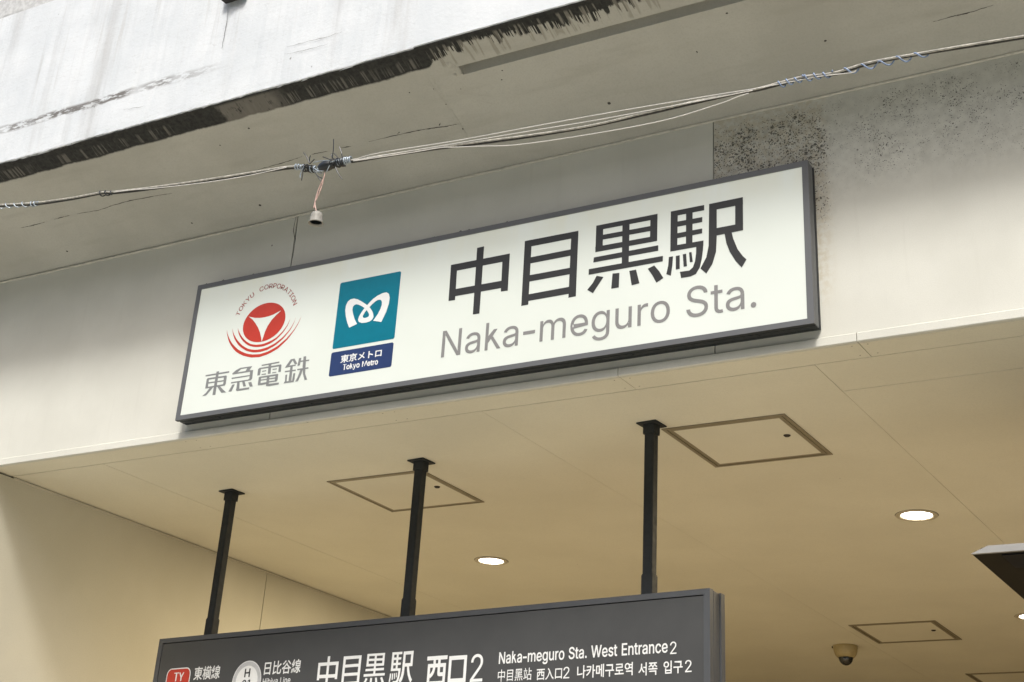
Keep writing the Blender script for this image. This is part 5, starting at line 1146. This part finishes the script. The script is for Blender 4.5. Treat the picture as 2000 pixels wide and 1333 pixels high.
def coil(p0, p1, turns, rad, wr, mat, lead=True):
    a = W(*p0, 0.001); b = W(*p1, 0.001); ax = (b - a); L_ = ax.length; ax.normalize()
    u = ax.cross(Vector((0, 1, 0))).normalized(); w_ = u.cross(ax)
    pts = []
    n = int(turns * 14)
    for k in range(n + 1):
        s = k / n; an = 2 * math.pi * turns * s + 0.5
        pts.append(a + ax * L_ * s + (u * math.cos(an) - w_ * math.sin(an)) * rad * (1 + 0.12 * math.sin(an * 0.37)) + Vector((0, 0, -0.003)))
    return MB().tube(pts, wr, 6)
for p0, p1, tn, mt in (((1521, 164), (1572, 151), 3.2, 'tie_blue'), ((1572, 151), (1628, 143), 3.1, 'tie_blue'), ((1650, 138), (1812, 103), 4.7, 'tie_blue'), ((-4, 402), (60, 398), 4.0, 'tie_silver'), ((62, 398), (76, 396.5), 2.2, 'tie_silver'), ((196, 377), (221, 376), 2.4, 'tie_dark')):
    obj('spiral_tie', coil(p0, p1, tn, 0.0088, 0.0024, mt), mt, cab, CO, smooth=True)
# splice with zip ties
z8 = lambda x, y, d=0.0: W(560 + x / 7.014, 260 + y / 7.014, d)
ca = z8(425, 480); cb = z8(665, 425)
pts = [ca.lerp(cb, s) for s in np.linspace(0, 1, 13)]
mb = MB().tube(pts, 0.0185, 16, taper=[max(0.15, math.sin(math.pi * s) ** 0.6) for s in np.linspace(0.02, 0.98, 13)])
obj('splice_body', mb, 'tie_dark', cab, CO, smooth=True)
mb = MB()
for P in ([(365, 408), (430, 392), (520, 380), (600, 385)], [(360, 470), (430, 520), (500, 522)], [(600, 400), (640, 390), (700, 370)]):
    mb.tube(smoothpath([z8(x, y, -0.014) for x, y in P], 4), 0.0016, 6)
obj('strap', mb, 'tie_silver', cab, CO)
for p0, p1, tn, rd, mt in (((130, 455), (245, 465), 3.4, 0.0085, 'tie_silver'), ((245, 468), (380, 490), 4.6, 0.011, 'tie_dark'), ((330, 480), (470, 500), 2.6, 0.010, 'tie_silver'), ((620, 410), (800, 385), 6.5, 0.0135, 'tie_dark'), ((700, 392), (800, 378), 3.2, 0.011, 'tie_silver'), ((800, 375), (890, 360), 3.4, 0.0105, 'tie_silver')):
    A = (560 + p0[0] / 7.014, 260 + p0[1] / 7.014); B = (560 + p1[0] / 7.014, 260 + p1[1] / 7.014)
    obj('wrapped_tie', coil(A, B, tn, rd, 0.0026, mt), mt, cab, CO, smooth=True)
TAILS = [([(230, 270), (270, 325), (312, 415)], 'tie_dark'), ([(325, 310), (312, 360), (315, 420)], 'tie_dark'), ([(380, 360), (320, 420)], 'tie_dark'), ([(245, 450), (222, 540), (205, 652)], 'tie_dark'),
         ([(235, 455), (190, 560), (183, 610)], 'tie_silver'), ([(372, 510), (420, 590), (465, 660)], 'tie_dark'), ([(395, 555), (440, 600), (487, 622)], 'tie_dark'), ([(643, 85), (641, 210), (622, 350)], 'tie_dark'),
         ([(720, 190), (748, 265), (762, 345)], 'tie_dark'), ([(495, 328), (580, 362), (610, 385)], 'tie_dark'), ([(645, 280), (712, 348)], 'tie_dark'), ([(604, 290), (632, 345)], 'tie_dark'),
         ([(668, 470), (708, 560), (762, 636)], 'tie_dark'), ([(622, 380), (585, 450), (545, 535)], 'tie_silver')]
for k, (P, mt) in enumerate(TAILS):
    mb = MB().tube(smoothpath([z8(x, y, -0.016 + (k % 3) * 0.006) for x, y in P], 5), 0.0016, 6)
    obj('tie_tail', mb, mt, cab, CO)
# bulb socket on pink leads
sk_o = z8(398, 1240)
bs_ = thing('bulb_socket', 'small grey bulb socket dangling below the cable on pink leads', 'lamp socket', tuple(sk_o)); BO = tuple(sk_o)
for P in ([(520, 535), (512, 610), (472, 690), (425, 810), (398, 900), (370, 1035)], [(512, 600), (490, 690), (460, 790), (425, 870), (388, 955), (392, 1010), (408, 1090)]):
    mb = MB().tube(smoothpath([z8(x, y) for x, y in P], 6), 0.0021, 8); obj('lead_wire', mb, 'wire_pink', bs_, BO, smooth=True)
mm = PXM / 7.014 * 1.0
hb = (z8(398, 1090) - z8(398, 1240)).z
rb_ = (z8(480, 1240) - z8(315, 1240)).length / 2
mb = MB().lathe(tuple(sk_o), [(0.10 * rb_, hb * 1.02), (0.40 * rb_, hb), (0.60 * rb_, hb * .93), (0.73 * rb_, hb * .80), (0.78 * rb_, hb * .60), (0.81 * rb_, hb * .26), (0.90 * rb_, hb * .12), (1.0 * rb_, 0), (0.90 * rb_, 0.0), (0.76 * rb_, hb * .10), (0.72 * rb_, hb * .7)], 36)
obj('shell', mb, 'socket', bs_, BO, smooth=True)
mb = MB().lathe(tuple(sk_o), [(0.0001, hb * .62), (0.715 * rb_, hb * .62)], 30); obj('contact_plate', mb, 'tie_dark', bs_, BO)
mb = MB().lathe(tuple(sk_o), [(0.712 * rb_, hb * .62), (0.73 * rb_, hb * .12)], 30); obj('inner_sleeve', mb, 'tie_dark', bs_, BO)
